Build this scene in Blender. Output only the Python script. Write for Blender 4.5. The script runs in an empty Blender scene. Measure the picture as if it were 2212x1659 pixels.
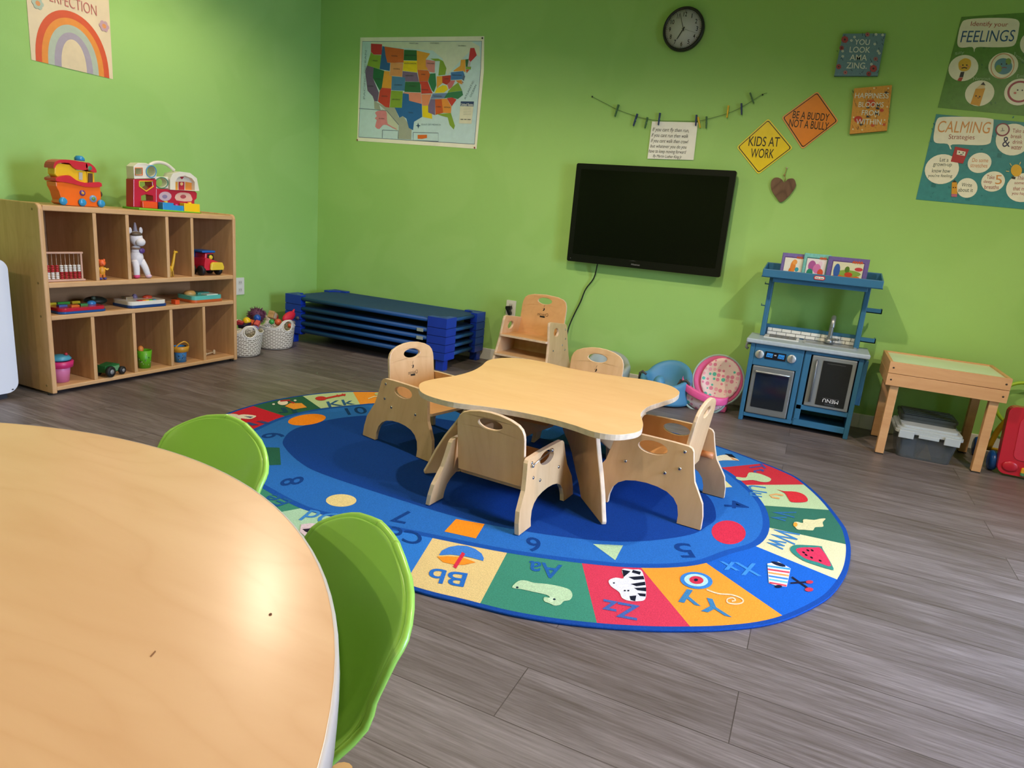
import bpy, bmesh, math, random
from mathutils import Vector, Matrix
from mathutils.geometry import tessellate_polygon
random.seed(7)
scn = bpy.context.scene
COL = scn.collection
PI = math.pi

# ------------------------------------------------------------------ camera
CR = (Vector((0.9025244, 0.42191186, 0.08625595)),      # camera right
      Vector((0.17709411, -0.18105196, -0.96739747)),   # camera down
      Vector((-0.39253965, 0.88837524, -0.23812191)))   # camera forward
FPX = 1425.74
CAM = Vector((0, 0, 1.0))
cd = bpy.data.cameras.new('camera')
cd.sensor_fit = 'HORIZONTAL'; cd.sensor_width = 36; cd.lens = FPX / 2212 * 36
cd.clip_start = .02
cam = bpy.data.objects.new('camera', cd); COL.objects.link(cam)
R3 = Matrix((CR[0], -CR[1], -CR[2])).transposed()
cam.matrix_world = Matrix.Translation(CAM) @ R3.to_4x4()
scn.camera = cam

# ------------------------------------------------------------------ world, exposure
w = bpy.data.worlds.new('world'); scn.world = w; w.use_nodes = True
bg = w.node_tree.nodes['Background']
bg.inputs['Color'].default_value = (.62, .78, 1, 1); bg.inputs['Strength'].default_value = 1.0
scn.view_settings.view_transform = 'Standard'
scn.view_settings.look = 'None'
scn.view_settings.gamma = 1
scn.view_settings.use_curve_mapping = False
scn.view_settings.exposure = 0.0

# ------------------------------------------------------------------ lights
LIGHTS = [(-2.7, 2.7), (-.85, 2.15), (1.1, 2.05), (-2.7, -1.5), (-.85, -1.5), (1.1, -1.5)]
CEIL = 2.6
for i, (lx, ly) in enumerate(LIGHTS):
    ld = bpy.data.lights.new('can_light', 'SPOT')
    ld.energy = (58 if lx < -2 else 112 if lx < 0 else 118) if ly > 1 else 60; ld.color = (1, .82, .63)
    ld.spot_size = math.radians(156); ld.spot_blend = .55; ld.shadow_soft_size = .032
    lo = bpy.data.objects.new('can_light', ld); COL.objects.link(lo)
    lo.location = (lx, ly, CEIL - .03)
# daylight coming in low through the glazed door in the right-hand wall
ad = bpy.data.lights.new('daylight', 'AREA'); ad.shape = 'RECTANGLE'; ad.size = 1.0; ad.size_y = 1.7
ad.energy = 85; ad.color = (.5, .65, 1); ad.spread = math.radians(100)
ao = bpy.data.objects.new('daylight', ad); COL.objects.link(ao)
ao.location = (2.55, 1.85, 1.0); ao.rotation_euler = (math.radians(68), 0, math.radians(90))

# ------------------------------------------------------------------ pixel -> point on a plane of the room
def ray(x, y):
    return CR[0] * ((x - 1106) / FPX) + CR[1] * ((y - 829.5) / FPX) + CR[2]
def onY(x, y, Y): d = ray(x, y); return CAM + d * (Y / d.y)
def onX(x, y, X): d = ray(x, y); return CAM + d * (X / d.x)
def onZ(x, y, Z): d = ray(x, y); return CAM + d * ((Z - 1) / d.z)
WY = 4.28; WX = -3.715

# ------------------------------------------------------------------ materials
def lin(h):
    if isinstance(h, str):
        h = h.lstrip('#'); c = [int(h[i:i+2], 16) / 255 for i in (0, 2, 4)]
    else: c = h
    return tuple([v / 12.92 if v <= .04045 else ((v + .055) / 1.055) ** 2.4 for v in c]) + (1,)
MATS = {}
def mat(hexc, rough=.5, metal=0, var=.06, scale=8, bump=0, bscale=60, trans=0, alpha=1, spec=.5, emit=0, coat=0):
    key = (hexc, rough, metal, var, scale, bump, bscale, trans, alpha, spec, emit, coat)
    if key in MATS: return MATS[key]
    m = bpy.data.materials.new('paint_' + str(hexc).lstrip('#')); m.use_nodes = True
    nt = m.node_tree; b = nt.nodes['Principled BSDF']
    c = lin(hexc)
    b.inputs['Roughness'].default_value = rough; b.inputs['Metallic'].default_value = metal
    b.inputs['Specular IOR Level'].default_value = spec
    if coat: b.inputs['Coat Weight'].default_value = coat; b.inputs['Coat Roughness'].default_value = .15
    if trans: b.inputs['Transmission Weight'].default_value = trans; b.inputs['IOR'].default_value = 1.35
    if alpha < 1: b.inputs['Alpha'].default_value = alpha
    tc = nt.nodes.new('ShaderNodeTexCoord')
    n = nt.nodes.new('ShaderNodeTexNoise'); n.inputs['Scale'].default_value = scale; n.inputs['Detail'].default_value = 4
    nt.links.new(tc.outputs['Object'], n.inputs['Vector'])
    r = nt.nodes.new('ShaderNodeValToRGB')
    r.color_ramp.elements[0].position = .3; r.color_ramp.elements[1].position = .7
    r.color_ramp.elements[0].color = tuple(max(0, v * (1 - var)) for v in c[:3]) + (1,)
    r.color_ramp.elements[1].color = tuple(min(1, v * (1 + var)) for v in c[:3]) + (1,)
    nt.links.new(n.outputs['Fac'], r.inputs['Fac']); nt.links.new(r.outputs['Color'], b.inputs['Base Color'])
    if emit:
        b.inputs['Emission Color'].default_value = c; b.inputs['Emission Strength'].default_value = emit
    if bump:
        n2 = nt.nodes.new('ShaderNodeTexNoise'); n2.inputs['Scale'].default_value = bscale; n2.inputs['Detail'].default_value = 3
        nt.links.new(tc.outputs['Object'], n2.inputs['Vector'])
        bp = nt.nodes.new('ShaderNodeBump'); bp.inputs['Strength'].default_value = bump; bp.inputs['Distance'].default_value = .004
        nt.links.new(n2.outputs['Fac'], bp.inputs['Height']); nt.links.new(bp.outputs['Normal'], b.inputs['Normal'])
    MATS[key] = m; return m

def wood(name, light, dark, rough=.4, axis=0, stretch=10, scale=2.2, rings=.35, coat=0, rot=0):
    key = ('wood', name)
    if key in MATS: return MATS[key]
    m = bpy.data.materials.new(name); m.use_nodes = True
    nt = m.node_tree; b = nt.nodes['Principled BSDF']; b.inputs['Roughness'].default_value = rough
    if coat: b.inputs['Coat Weight'].default_value = coat; b.inputs['Coat Roughness'].default_value = .24
    tc = nt.nodes.new('ShaderNodeTexCoord'); mp = nt.nodes.new('ShaderNodeMapping')
    s = [stretch] * 3; s[axis] = 1
    mp.inputs['Scale'].default_value = s; mp.inputs['Rotation'].default_value = (0, 0, rot)
    nt.links.new(tc.outputs['Object'], mp.inputs['Vector'])
    n = nt.nodes.new('ShaderNodeTexNoise'); n.inputs['Scale'].default_value = scale; n.inputs['Detail'].default_value = 8
    n.inputs['Roughness'].default_value = .6; n.inputs['Distortion'].default_value = .4
    nt.links.new(mp.outputs['Vector'], n.inputs['Vector'])
    # cathedral figure: contour lines of a large soft noise
    mp2 = nt.nodes.new('ShaderNodeMapping'); s2 = [3.2] * 3; s2[axis] = 1
    mp2.inputs['Scale'].default_value = s2; mp2.inputs['Rotation'].default_value = (0, 0, rot)
    nt.links.new(tc.outputs['Object'], mp2.inputs['Vector'])
    n2 = nt.nodes.new('ShaderNodeTexNoise'); n2.inputs['Scale'].default_value = 1.6; n2.inputs['Detail'].default_value = 1.5
    nt.links.new(mp2.outputs['Vector'], n2.inputs['Vector'])
    mu = nt.nodes.new('ShaderNodeMath'); mu.operation = 'MULTIPLY'; mu.inputs[1].default_value = 26
    fr = nt.nodes.new('ShaderNodeMath'); fr.operation = 'PINGPONG'; fr.inputs[1].default_value = 1
    nt.links.new(n2.outputs['Fac'], mu.inputs[0]); nt.links.new(mu.outputs[0], fr.inputs[0])
    pw = nt.nodes.new('ShaderNodeMath'); pw.operation = 'POWER'; pw.inputs[1].default_value = 3
    nt.links.new(fr.outputs[0], pw.inputs[0])
    m1 = nt.nodes.new('ShaderNodeMath'); m1.operation = 'MULTIPLY_ADD'; m1.inputs[1].default_value = rings
    nt.links.new(pw.outputs[0], m1.inputs[0]); nt.links.new(n.outputs['Fac'], m1.inputs[2])
    r = nt.nodes.new('ShaderNodeValToRGB'); r.color_ramp.elements[0].position = .3; r.color_ramp.elements[1].position = .85
    r.color_ramp.elements[0].color = lin(light); r.color_ramp.elements[1].color = lin(dark)
    nt.links.new(m1.outputs[0], r.inputs['Fac']); nt.links.new(r.outputs['Color'], b.inputs['Base Color'])
    MATS[key] = m; return m

W_TABLE = wood('maple_laminate', '#e3bb92', '#d5a77c', rough=.38, rings=.14, rot=.5, stretch=5, coat=.55)
W_PLY = wood('birch_plywood', '#dab484', '#c79d6c', rough=.36, axis=2, rings=.12, stretch=6)
W_PLYX = wood('birch_plywood_seat', '#dfaa72', '#d09a64', rough=.34, axis=0, rings=.12, stretch=6)
W_KTOP = wood('maple_tabletop', '#eec48c', '#e4b67c', rough=.38, axis=0, rings=.12, stretch=5)
W_SHELF = wood('maple_shelf', '#d8ad7c', '#c29463', rough=.45, axis=1, rings=.12, stretch=14)
W_SHELFV = wood('maple_upright', '#d8ad7c', '#c29463', rough=.45, axis=2, rings=.12, stretch=14)
W_BEECH = wood('beech', '#d9a673', '#c68f5d', rough=.5, axis=0, rings=.1)
W_EDGE = mat('#dcc0a0', .4, var=.1, scale=40)
STEEL = mat('#b8b8bc', .25, metal=1)
BLACK = mat('#101010', .4)

# ------------------------------------------------------------------ mesh builder
class MB:
    def __init__(s): s.v = []; s.f = []; s.m = []; s.mats = []; s.smooth = []
    def mi(s, m):
        if m not in s.mats: s.mats.append(m)
        return s.mats.index(m)
    def add(s, vs, fs, m, T=None, smooth=False):
        o = len(s.v); k = s.mi(m)
        s.v += [tuple(T @ Vector(v)) if T else tuple(v) for v in vs]
        for f in fs: s.f.append([o + i for i in f]); s.m.append(k); s.smooth.append(smooth)
        return s
    def box(s, x0, x1, y0, y1, z0, z1, m, T=None):
        vs = [(x, y, z) for z in (z0, z1) for x, y in ((x0, y0), (x1, y0), (x1, y1), (x0, y1))]
        return s.add(vs, [(3, 2, 1, 0), (4, 5, 6, 7), (0, 1, 5, 4), (1, 2, 6, 5), (2, 3, 7, 6), (3, 0, 4, 7)], m, T)
    def prism(s, poly, fn, t0, t1, m, holes=(), medge=None, smooth=False):
        """poly 2d; fn(u,v,t)->3d; caps at t0,t1 with holes"""
        loops = [list(poly)] + [list(h) for h in holes]
        flat = [p for l in loops for p in l]; n = len(flat)
        tris = tessellate_polygon([[Vector((p[0], p[1], 0)) for p in l] for l in loops])
        vs = [fn(p[0], p[1], t0) for p in flat] + [fn(p[0], p[1], t1) for p in flat]
        s.add(vs, [tuple(t) for t in tris] + [tuple(i + n for i in reversed(t)) for t in tris], m)
        me = medge or m; o = 0; fs = []
        for l in loops:
            k = len(l)
            for i in range(k): j = (i + 1) % k; fs.append((o + i, o + j, n + o + j, n + o + i))
            o += k
        return s.add(vs, fs, me, smooth=smooth)
    def tube(s, pts, r, m, seg=10, cap=True, T=None):
        pts = [Vector(p) for p in pts]; vs = []; fs = []
        rr = r if isinstance(r, (list, tuple)) else [r] * len(pts)
        up = None
        for i, p in enumerate(pts):
            d = (pts[min(i + 1, len(pts) - 1)] - pts[max(i - 1, 0)]).normalized()
            if up is None: up = Vector((0, 0, 1)) if abs(d.z) < .9 else Vector((1, 0, 0))
            a = d.cross(up).normalized(); b = a.cross(d).normalized(); up = b
            for k in range(seg):
                t = 2 * PI * k / seg; vs.append(p + (a * math.cos(t) + b * math.sin(t)) * rr[i])
        for i in range(len(pts) - 1):
            for k in range(seg): j = (k + 1) % seg; fs.append((i * seg + k, i * seg + j, (i + 1) * seg + j, (i + 1) * seg + k))
        s.add(vs, fs, m, T, smooth=True)
        if cap: s.add(vs, [tuple(range(seg))[::-1], tuple(range((len(pts) - 1) * seg, len(pts) * seg))], m, T)
        return s
    def lathe(s, prof, m, seg=24, T=None, cx=0, cy=0, sx=1, sy=1, cap=True):
        vs = []; fs = []
        for r, z in prof:
            for k in range(seg): t = 2 * PI * k / seg; vs.append((cx + r * math.cos(t) * sx, cy + r * math.sin(t) * sy, z))
        for i in range(len(prof) - 1):
            for k in range(seg): j = (k + 1) % seg; fs.append((i * seg + k, i * seg + j, (i + 1) * seg + j, (i + 1) * seg + k))
        s.add(vs, fs, m, T, smooth=True)
        if cap: s.add(vs, [tuple(range(seg))[::-1], tuple(range((len(prof) - 1) * seg, len(prof) * seg))], m, T)
        return s
    def ball(s, c, r, m, seg=16, ring=10, T=None):
        if not isinstance(r, (tuple, list)): r = (r, r, r)
        vs = [(c[0], c[1], c[2] - r[2])]; fs = []
        for i in range(1, ring):
            p = PI * i / ring
            for k in range(seg):
                t = 2 * PI * k / seg
                vs.append((c[0] + r[0] * math.sin(p) * math.cos(t), c[1] + r[1] * math.sin(p) * math.sin(t), c[2] - r[2] * math.cos(p)))
        vs.append((c[0], c[1], c[2] + r[2])); L = len(vs) - 1
        for k in range(seg):
            j = (k + 1) % seg; fs.append((0, 1 + j, 1 + k)); fs.append((L, L - seg + k, L - seg + j))
            for i in range(ring - 2): a = 1 + i * seg; fs.append((a + k, a + j, a + seg + j, a + seg + k))
        return s.add(vs, fs, m, T, smooth=True)
    def build(s, name, parent=None, loc=None, bevel=0, bseg=2, subsurf=0, flip=False):
        me = bpy.data.meshes.new(name); me.from_pydata(s.v, [], s.f)
        for m in s.mats: me.materials.append(m)
        me.polygons.foreach_set('material_index', s.m); me.polygons.foreach_set('use_smooth', s.smooth)
        me.update()
        bm = bmesh.new(); bm.from_mesh(me)
        bmesh.ops.remove_doubles(bm, verts=bm.verts, dist=1e-6)
        bmesh.ops.recalc_face_normals(bm, faces=bm.faces)
        bm.to_mesh(me); bm.free()
        o = bpy.data.objects.new(name, me); COL.objects.link(o)
        if parent: o.parent = parent
        if loc is not None: o.location = loc
        if bevel:
            b = o.modifiers.new('bevel', 'BEVEL'); b.width = bevel; b.segments = bseg; b.limit_method = 'ANGLE'; b.angle_limit = math.radians(40)
        if subsurf:
            q = o.modifiers.new('sub', 'SUBSURF'); q.levels = subsurf; q.render_levels = subsurf
        return o
def tag(o, label, cat, group=None, kind=None):
    o['label'] = label; o['category'] = cat
    if group: o['group'] = group
    if kind: o['kind'] = kind
    return o
def thing(name, loc, rz, label, cat, group=None):
    o = bpy.data.objects.new(name, None); COL.objects.link(o); o.empty_display_size = .05
    o.location = loc; o.rotation_euler = (0, 0, rz)
    return tag(o, label, cat, group)
def copy_tree(o, parent=None):
    c = o.copy(); COL.objects.link(c)
    if parent: c.parent = parent
    for ch in list(o.children): copy_tree(ch, c)
    return c
def struct(o): o['kind'] = 'structure'; return o
def ellipse(cx, cy, rx, ry, n=32, rot=0, a0=0, a1=2 * PI):
    c, s = math.cos(rot), math.sin(rot); out = []
    full = abs(a1 - a0 - 2 * PI) < 1e-6
    for i in range(n if full else n + 1):
        t = a0 + (a1 - a0) * i / n; x, y = rx * math.cos(t), ry * math.sin(t)
        out.append((cx + x * c - y * s, cy + x * s + y * c))
    return out
def rrect(x0, y0, x1, y1, r, n=5):
    out = []
    for cx, cy, a in ((x1 - r, y1 - r, 0), (x0 + r, y1 - r, PI / 2), (x0 + r, y0 + r, PI), (x1 - r, y0 + r, 1.5 * PI)):
        for i in range(n + 1): t = a + PI / 2 * i / n; out.append((cx + r * math.cos(t), cy + r * math.sin(t)))
    return out
def smooth_loop(pts, n=6, closed=True):
    out = []; L = len(pts)
    for i in range(L if closed else L - 1):
        g = lambda k: pts[k % L] if closed else pts[max(0, min(L - 1, k))]
        p0, p1, p2, p3 = g(i - 1), g(i), g(i + 1), g(i + 2)
        for j in range(n):
            t = j / n
            out.append(tuple(.5 * (2 * b + (c - a) * t + (2 * a - 5 * b + 4 * c - d) * t * t + (3 * b - a - 3 * c + d) * t ** 3)
                             for a, b, c, d in zip(p0, p1, p2, p3)))
    if not closed: out.append(tuple(pts[-1]))
    return out

TXT = {}
def glyphs(body, shear=0, thin=0, align='LEFT'):
    key = (body, shear, thin)
    if key in TXT: return TXT[key]
    cu = bpy.data.curves.new('t', 'FONT'); cu.body = body; cu.shear = shear; cu.offset = thin; cu.resolution_u = 4
    cu.space_line = 1.0
    ob = bpy.data.objects.new('t', cu)
    me = ob.to_mesh()
    vs = [(v.co.x, v.co.y) for v in me.vertices]; fs = [tuple(p.vertices) for p in me.polygons]
    ob.to_mesh_clear(); bpy.data.objects.remove(ob); bpy.data.curves.remove(cu)
    x0 = min(v[0] for v in vs); x1 = max(v[0] for v in vs); y0 = min(v[1] for v in vs); y1 = max(v[1] for v in vs)
    TXT[key] = (vs, fs, (x0, x1, y0, y1)); return TXT[key]

class Art:
    """flat printed artwork: coloured shapes laid in thin layers on a surface.  proj(x, y, lift) -> 3d"""
    def __init__(s, mb, proj, rough=.6, step=.00035, cr=None): s.mb = mb; s.proj = proj; s.rough = rough; s.k = 0; s.n = 0; s.micro = .00001; s.step = step; s.cr = cr or (lambda x, y: (x, y))
    def mt(s, c): s.n += 1; return mat(c, s.rough, var=.04, scale=30) if isinstance(c, str) else c
    def lay(s): s.k += 1; return s
    def P(s, x, y): x, y = s.cr(x, y); return s.proj(x, y, s.k * s.step + s.n * s.micro)
    def poly(s, pts, c, sub=0):
        tris = tessellate_polygon([[Vector((p[0], p[1], 0)) for p in pts]])
        s.mb.add([s.P(*p) for p in pts], [tuple(t) for t in tris], s.mt(c)); return s
    def ell(s, cx, cy, rx, ry, c, rot=0, n=28, **k): return s.poly(ellipse(cx, cy, rx, ry, n, rot, **k), c)
    def ring(s, cx, cy, rx, ry, wd, c, rot=0, n=36):
        a = ellipse(cx, cy, rx, ry, n, rot); b = ellipse(cx, cy, rx - wd, ry - wd * ry / rx, n, rot)
        s.mb.add([s.P(*p) for p in a + b], [(i, (i + 1) % n, n + (i + 1) % n, n + i) for i in range(n)], s.mt(c)); return s
    def line(s, pts, wd, c):
        L = []; R = []
        for i, p in enumerate(pts):
            a = pts[max(0, i - 1)]; b = pts[min(len(pts) - 1, i + 1)]
            dx, dy = b[0] - a[0], b[1] - a[1]; l = math.hypot(dx, dy) or 1
            L.append((p[0] - dy / l * wd / 2, p[1] + dx / l * wd / 2)); R.append((p[0] + dy / l * wd / 2, p[1] - dx / l * wd / 2))
        n = len(pts); s.mb.add([s.P(*p) for p in L + R], [(i, i + 1, n + i + 1, n + i) for i in range(n - 1)], s.mt(c)); return s
    def text(s, body, cx, cy, wv, uv, c, shear=0, thin=0):
        vs, fs, (x0, x1, y0, y1) = glyphs(body, shear, thin)
        out = []
        for x, y in vs:
            a = (x - x0) / (x1 - x0) - .5; b = (y - y0) / (y1 - y0) - .5
            out.append(s.P(cx + a * wv[0] + b * uv[0], cy + a * wv[1] + b * uv[1]))
        s.mb.add(out, fs, s.mt(c)); return s
def wallproj(x, y, lift): p = onY(x, y, WY); return (p.x, WY - .002 - lift, p.z)
def leftproj(x, y, lift): p = onX(x, y, WX); return (WX + .002 + lift, p.y, p.z)
def crop(ox, oy, s): return lambda x, y: (ox + x * s, oy + y * s)
# ------------------------------------------------------------------ room shell
def floor_mat():
    m = bpy.data.materials.new('vinyl_planks'); m.use_nodes = True; nt = m.node_tree; b = nt.nodes['Principled BSDF']
    b.inputs['Roughness'].default_value = .42
    tc = nt.nodes.new('ShaderNodeTexCoord')
    br = nt.nodes.new('ShaderNodeTexBrick'); br.inputs['Scale'].default_value = 1; br.inputs['Brick Width'].default_value = 1.22
    br.inputs['Row Height'].default_value = .18; br.inputs['Mortar Size'].default_value = .0012; br.offset = .37
    br.inputs['Color1'].default_value = (.0, .0, .0, 1); br.inputs['Color2'].default_value = (1, 1, 1, 1); br.inputs['Mortar'].default_value = (0, 0, 0, 1)
    nt.links.new(tc.outputs['Object'], br.inputs['Vector'])
    # per-plank offset of the grain
    ad = nt.nodes.new('ShaderNodeVectorMath'); ad.operation = 'MULTIPLY_ADD'; ad.inputs[1].default_value = (7, 3, 5)
    nt.links.new(br.outputs['Color'], ad.inputs[0]); nt.links.new(tc.outputs['Object'], ad.inputs[2])
    def grain(sx, sy, sc, det, dist=0):
        mp = nt.nodes.new('ShaderNodeMapping'); mp.inputs['Scale'].default_value = (sx, sy, 1)
        nt.links.new(ad.outputs[0], mp.inputs['Vector'])
        n = nt.nodes.new('ShaderNodeTexNoise'); n.inputs['Scale'].default_value = sc; n.inputs['Detail'].default_value = det
        n.inputs['Distortion'].default_value = dist; n.inputs['Roughness'].default_value = .65
        nt.links.new(mp.outputs['Vector'], n.inputs['Vector']); return n
    g1 = grain(1.1, 9, 1.6, 4, .6); g2 = grain(5, 110, 1.5, 5)
    mx = nt.nodes.new('ShaderNodeMath'); mx.operation = 'MULTIPLY_ADD'; mx.inputs[1].default_value = .55
    sub = nt.nodes.new('ShaderNodeMath'); sub.operation = 'MULTIPLY'; sub.inputs[1].default_value = .55
    nt.links.new(g1.outputs['Fac'], sub.inputs[0]); nt.links.new(g2.outputs['Fac'], mx.inputs[0]); nt.links.new(sub.outputs[0], mx.inputs[2])
    m3 = nt.nodes.new('ShaderNodeMath'); m3.operation = 'MULTIPLY_ADD'; m3.inputs[1].default_value = .1
    nt.links.new(br.outputs['Color'], m3.inputs[0]); nt.links.new(mx.outputs[0], m3.inputs[2])
    r = nt.nodes.new('ShaderNodeValToRGB'); e = r.color_ramp.elements
    e[0].position = .38; e[0].color = lin('#4e433d'); e[1].position = .8; e[1].color = lin('#8a807f')
    e2 = e.new(.58); e2.color = lin('#685e5c')
    nt.links.new(m3.outputs[0], r.inputs['Fac'])
    mm = nt.nodes.new('ShaderNodeMixRGB'); mm.blend_type = 'MULTIPLY'; mm.inputs['Color2'].default_value = (.45, .42, .4, 1)
    nt.links.new(br.outputs['Fac'], mm.inputs['Fac']); nt.links.new(r.outputs['Color'], mm.inputs['Color1'])
    nt.links.new(mm.outputs['Color'], b.inputs['Base Color'])
    bp = nt.nodes.new('ShaderNodeBump'); bp.inputs['Strength'].default_value = .12; bp.inputs['Distance'].default_value = .002
    nt.links.new(g2.outputs['Fac'], bp.inputs['Height']); nt.links.new(bp.outputs['Normal'], b.inputs['Normal'])
    return m
def wall_mat():
    m = bpy.data.materials.new('green_wall_paint'); m.use_nodes = True; nt = m.node_tree; b = nt.nodes['Principled BSDF']
    b.inputs['Roughness'].default_value = .62; b.inputs['Specular IOR Level'].default_value = .3
    tc = nt.nodes.new('ShaderNodeTexCoord')
    n = nt.nodes.new('ShaderNodeTexNoise'); n.inputs['Scale'].default_value = 1.7; n.inputs['Detail'].default_value = 2; n.inputs['Distortion'].default_value = .6
    nt.links.new(tc.outputs['Object'], n.inputs['Vector'])
    r = nt.nodes.new('ShaderNodeValToRGB'); e = r.color_ramp.elements
    e[0].position = .47; e[0].color = lin('#9ecb70'); e[1].position = .53; e[1].color = lin('#a2ce74')
    nt.links.new(n.outputs['Fac'], r.inputs['Fac']); nt.links.new(r.outputs['Color'], b.inputs['Base Color'])
    n2 = nt.nodes.new('ShaderNodeTexNoise'); n2.inputs['Scale'].default_value = 260
    nt.links.new(tc.outputs['Object'], n2.inputs['Vector'])
    bp = nt.nodes.new('ShaderNodeBump'); bp.inputs['Strength'].default_value = .12; bp.inputs['Distance'].default_value = .002
    nt.links.new(n2.outputs['Fac'], bp.inputs['Height']); nt.links.new(bp.outputs['Normal'], b.inputs['Normal'])
    return m
WALL = wall_mat(); WHITE_TRIM = mat('#e6e4dc', .5, var=.02)
RX, FY = 2.6, -2.4
struct(MB().box(WX, RX, FY, WY, -.1, 0, floor_mat()).build('floor'))
struct(MB().box(WX, RX, FY, WY, CEIL, CEIL + .1, mat('#d9d4c6', .8, var=.02)).build('ceiling'))
struct(MB().box(WX - .12, RX + .12, WY, WY + .12, -.1, CEIL + .1, WALL).build('wall_back'))
struct(MB().box(WX - .12, WX, FY - .12, WY, -.1, CEIL + .1, WALL).build('wall_left'))
w0, w1, wz0, wz1 = 1.3, 2.4, 0.02, 2.05
wr = MB(); wr.box(RX, RX + .12, FY - .12, w0, -.1, CEIL + .1, WALL); wr.box(RX, RX + .12, w1, WY, -.1, CEIL + .1, WALL); wr.box(RX, RX + .12, w0, w1, wz1, CEIL + .1, WALL)
struct(wr.build('wall_right'))
struct(MB().box(WX, RX, FY - .12, FY, -.1, CEIL + .1, WALL).build('wall_front'))
wn = MB()
for a, b_, c_, d_ in ((w0, w0 + .07, wz0, wz1), (w1 - .07, w1, wz0, wz1), (w0, w1, wz0, wz0 + .1), (w0, w1, wz1 - .07, wz1)):
    wn.box(RX + .02, RX + .08, a, b_, c_, d_, WHITE_TRIM)
wn.box(RX + .045, RX + .05, w0, w1, wz0, wz1, mat('#f4f8fa', .02, trans=1, var=0))
struct(wn.build('door_1'))
def baseb(nm, x0, x1, y0, y1): struct(MB().box(x0, x1, y0, y1, 0, .085, WHITE_TRIM).build(nm, bevel=.004))
baseb('baseboard_back', WX, RX, WY - .014, WY); baseb('baseboard_left', WX, WX + .014, FY, WY - .014)
for lx, ly in LIGHTS:
    b = MB().lathe([(.05, 0), (.055, .004), (.085, .004), (.088, 0)], WHITE_TRIM, cap=False).build('ceiling_light', loc=(lx, ly, CEIL - .004))
    b['label'] = 'round recessed ceiling downlight with white trim ring'; b['category'] = 'light'; b['group'] = 'recessed ceiling lights'

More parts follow.
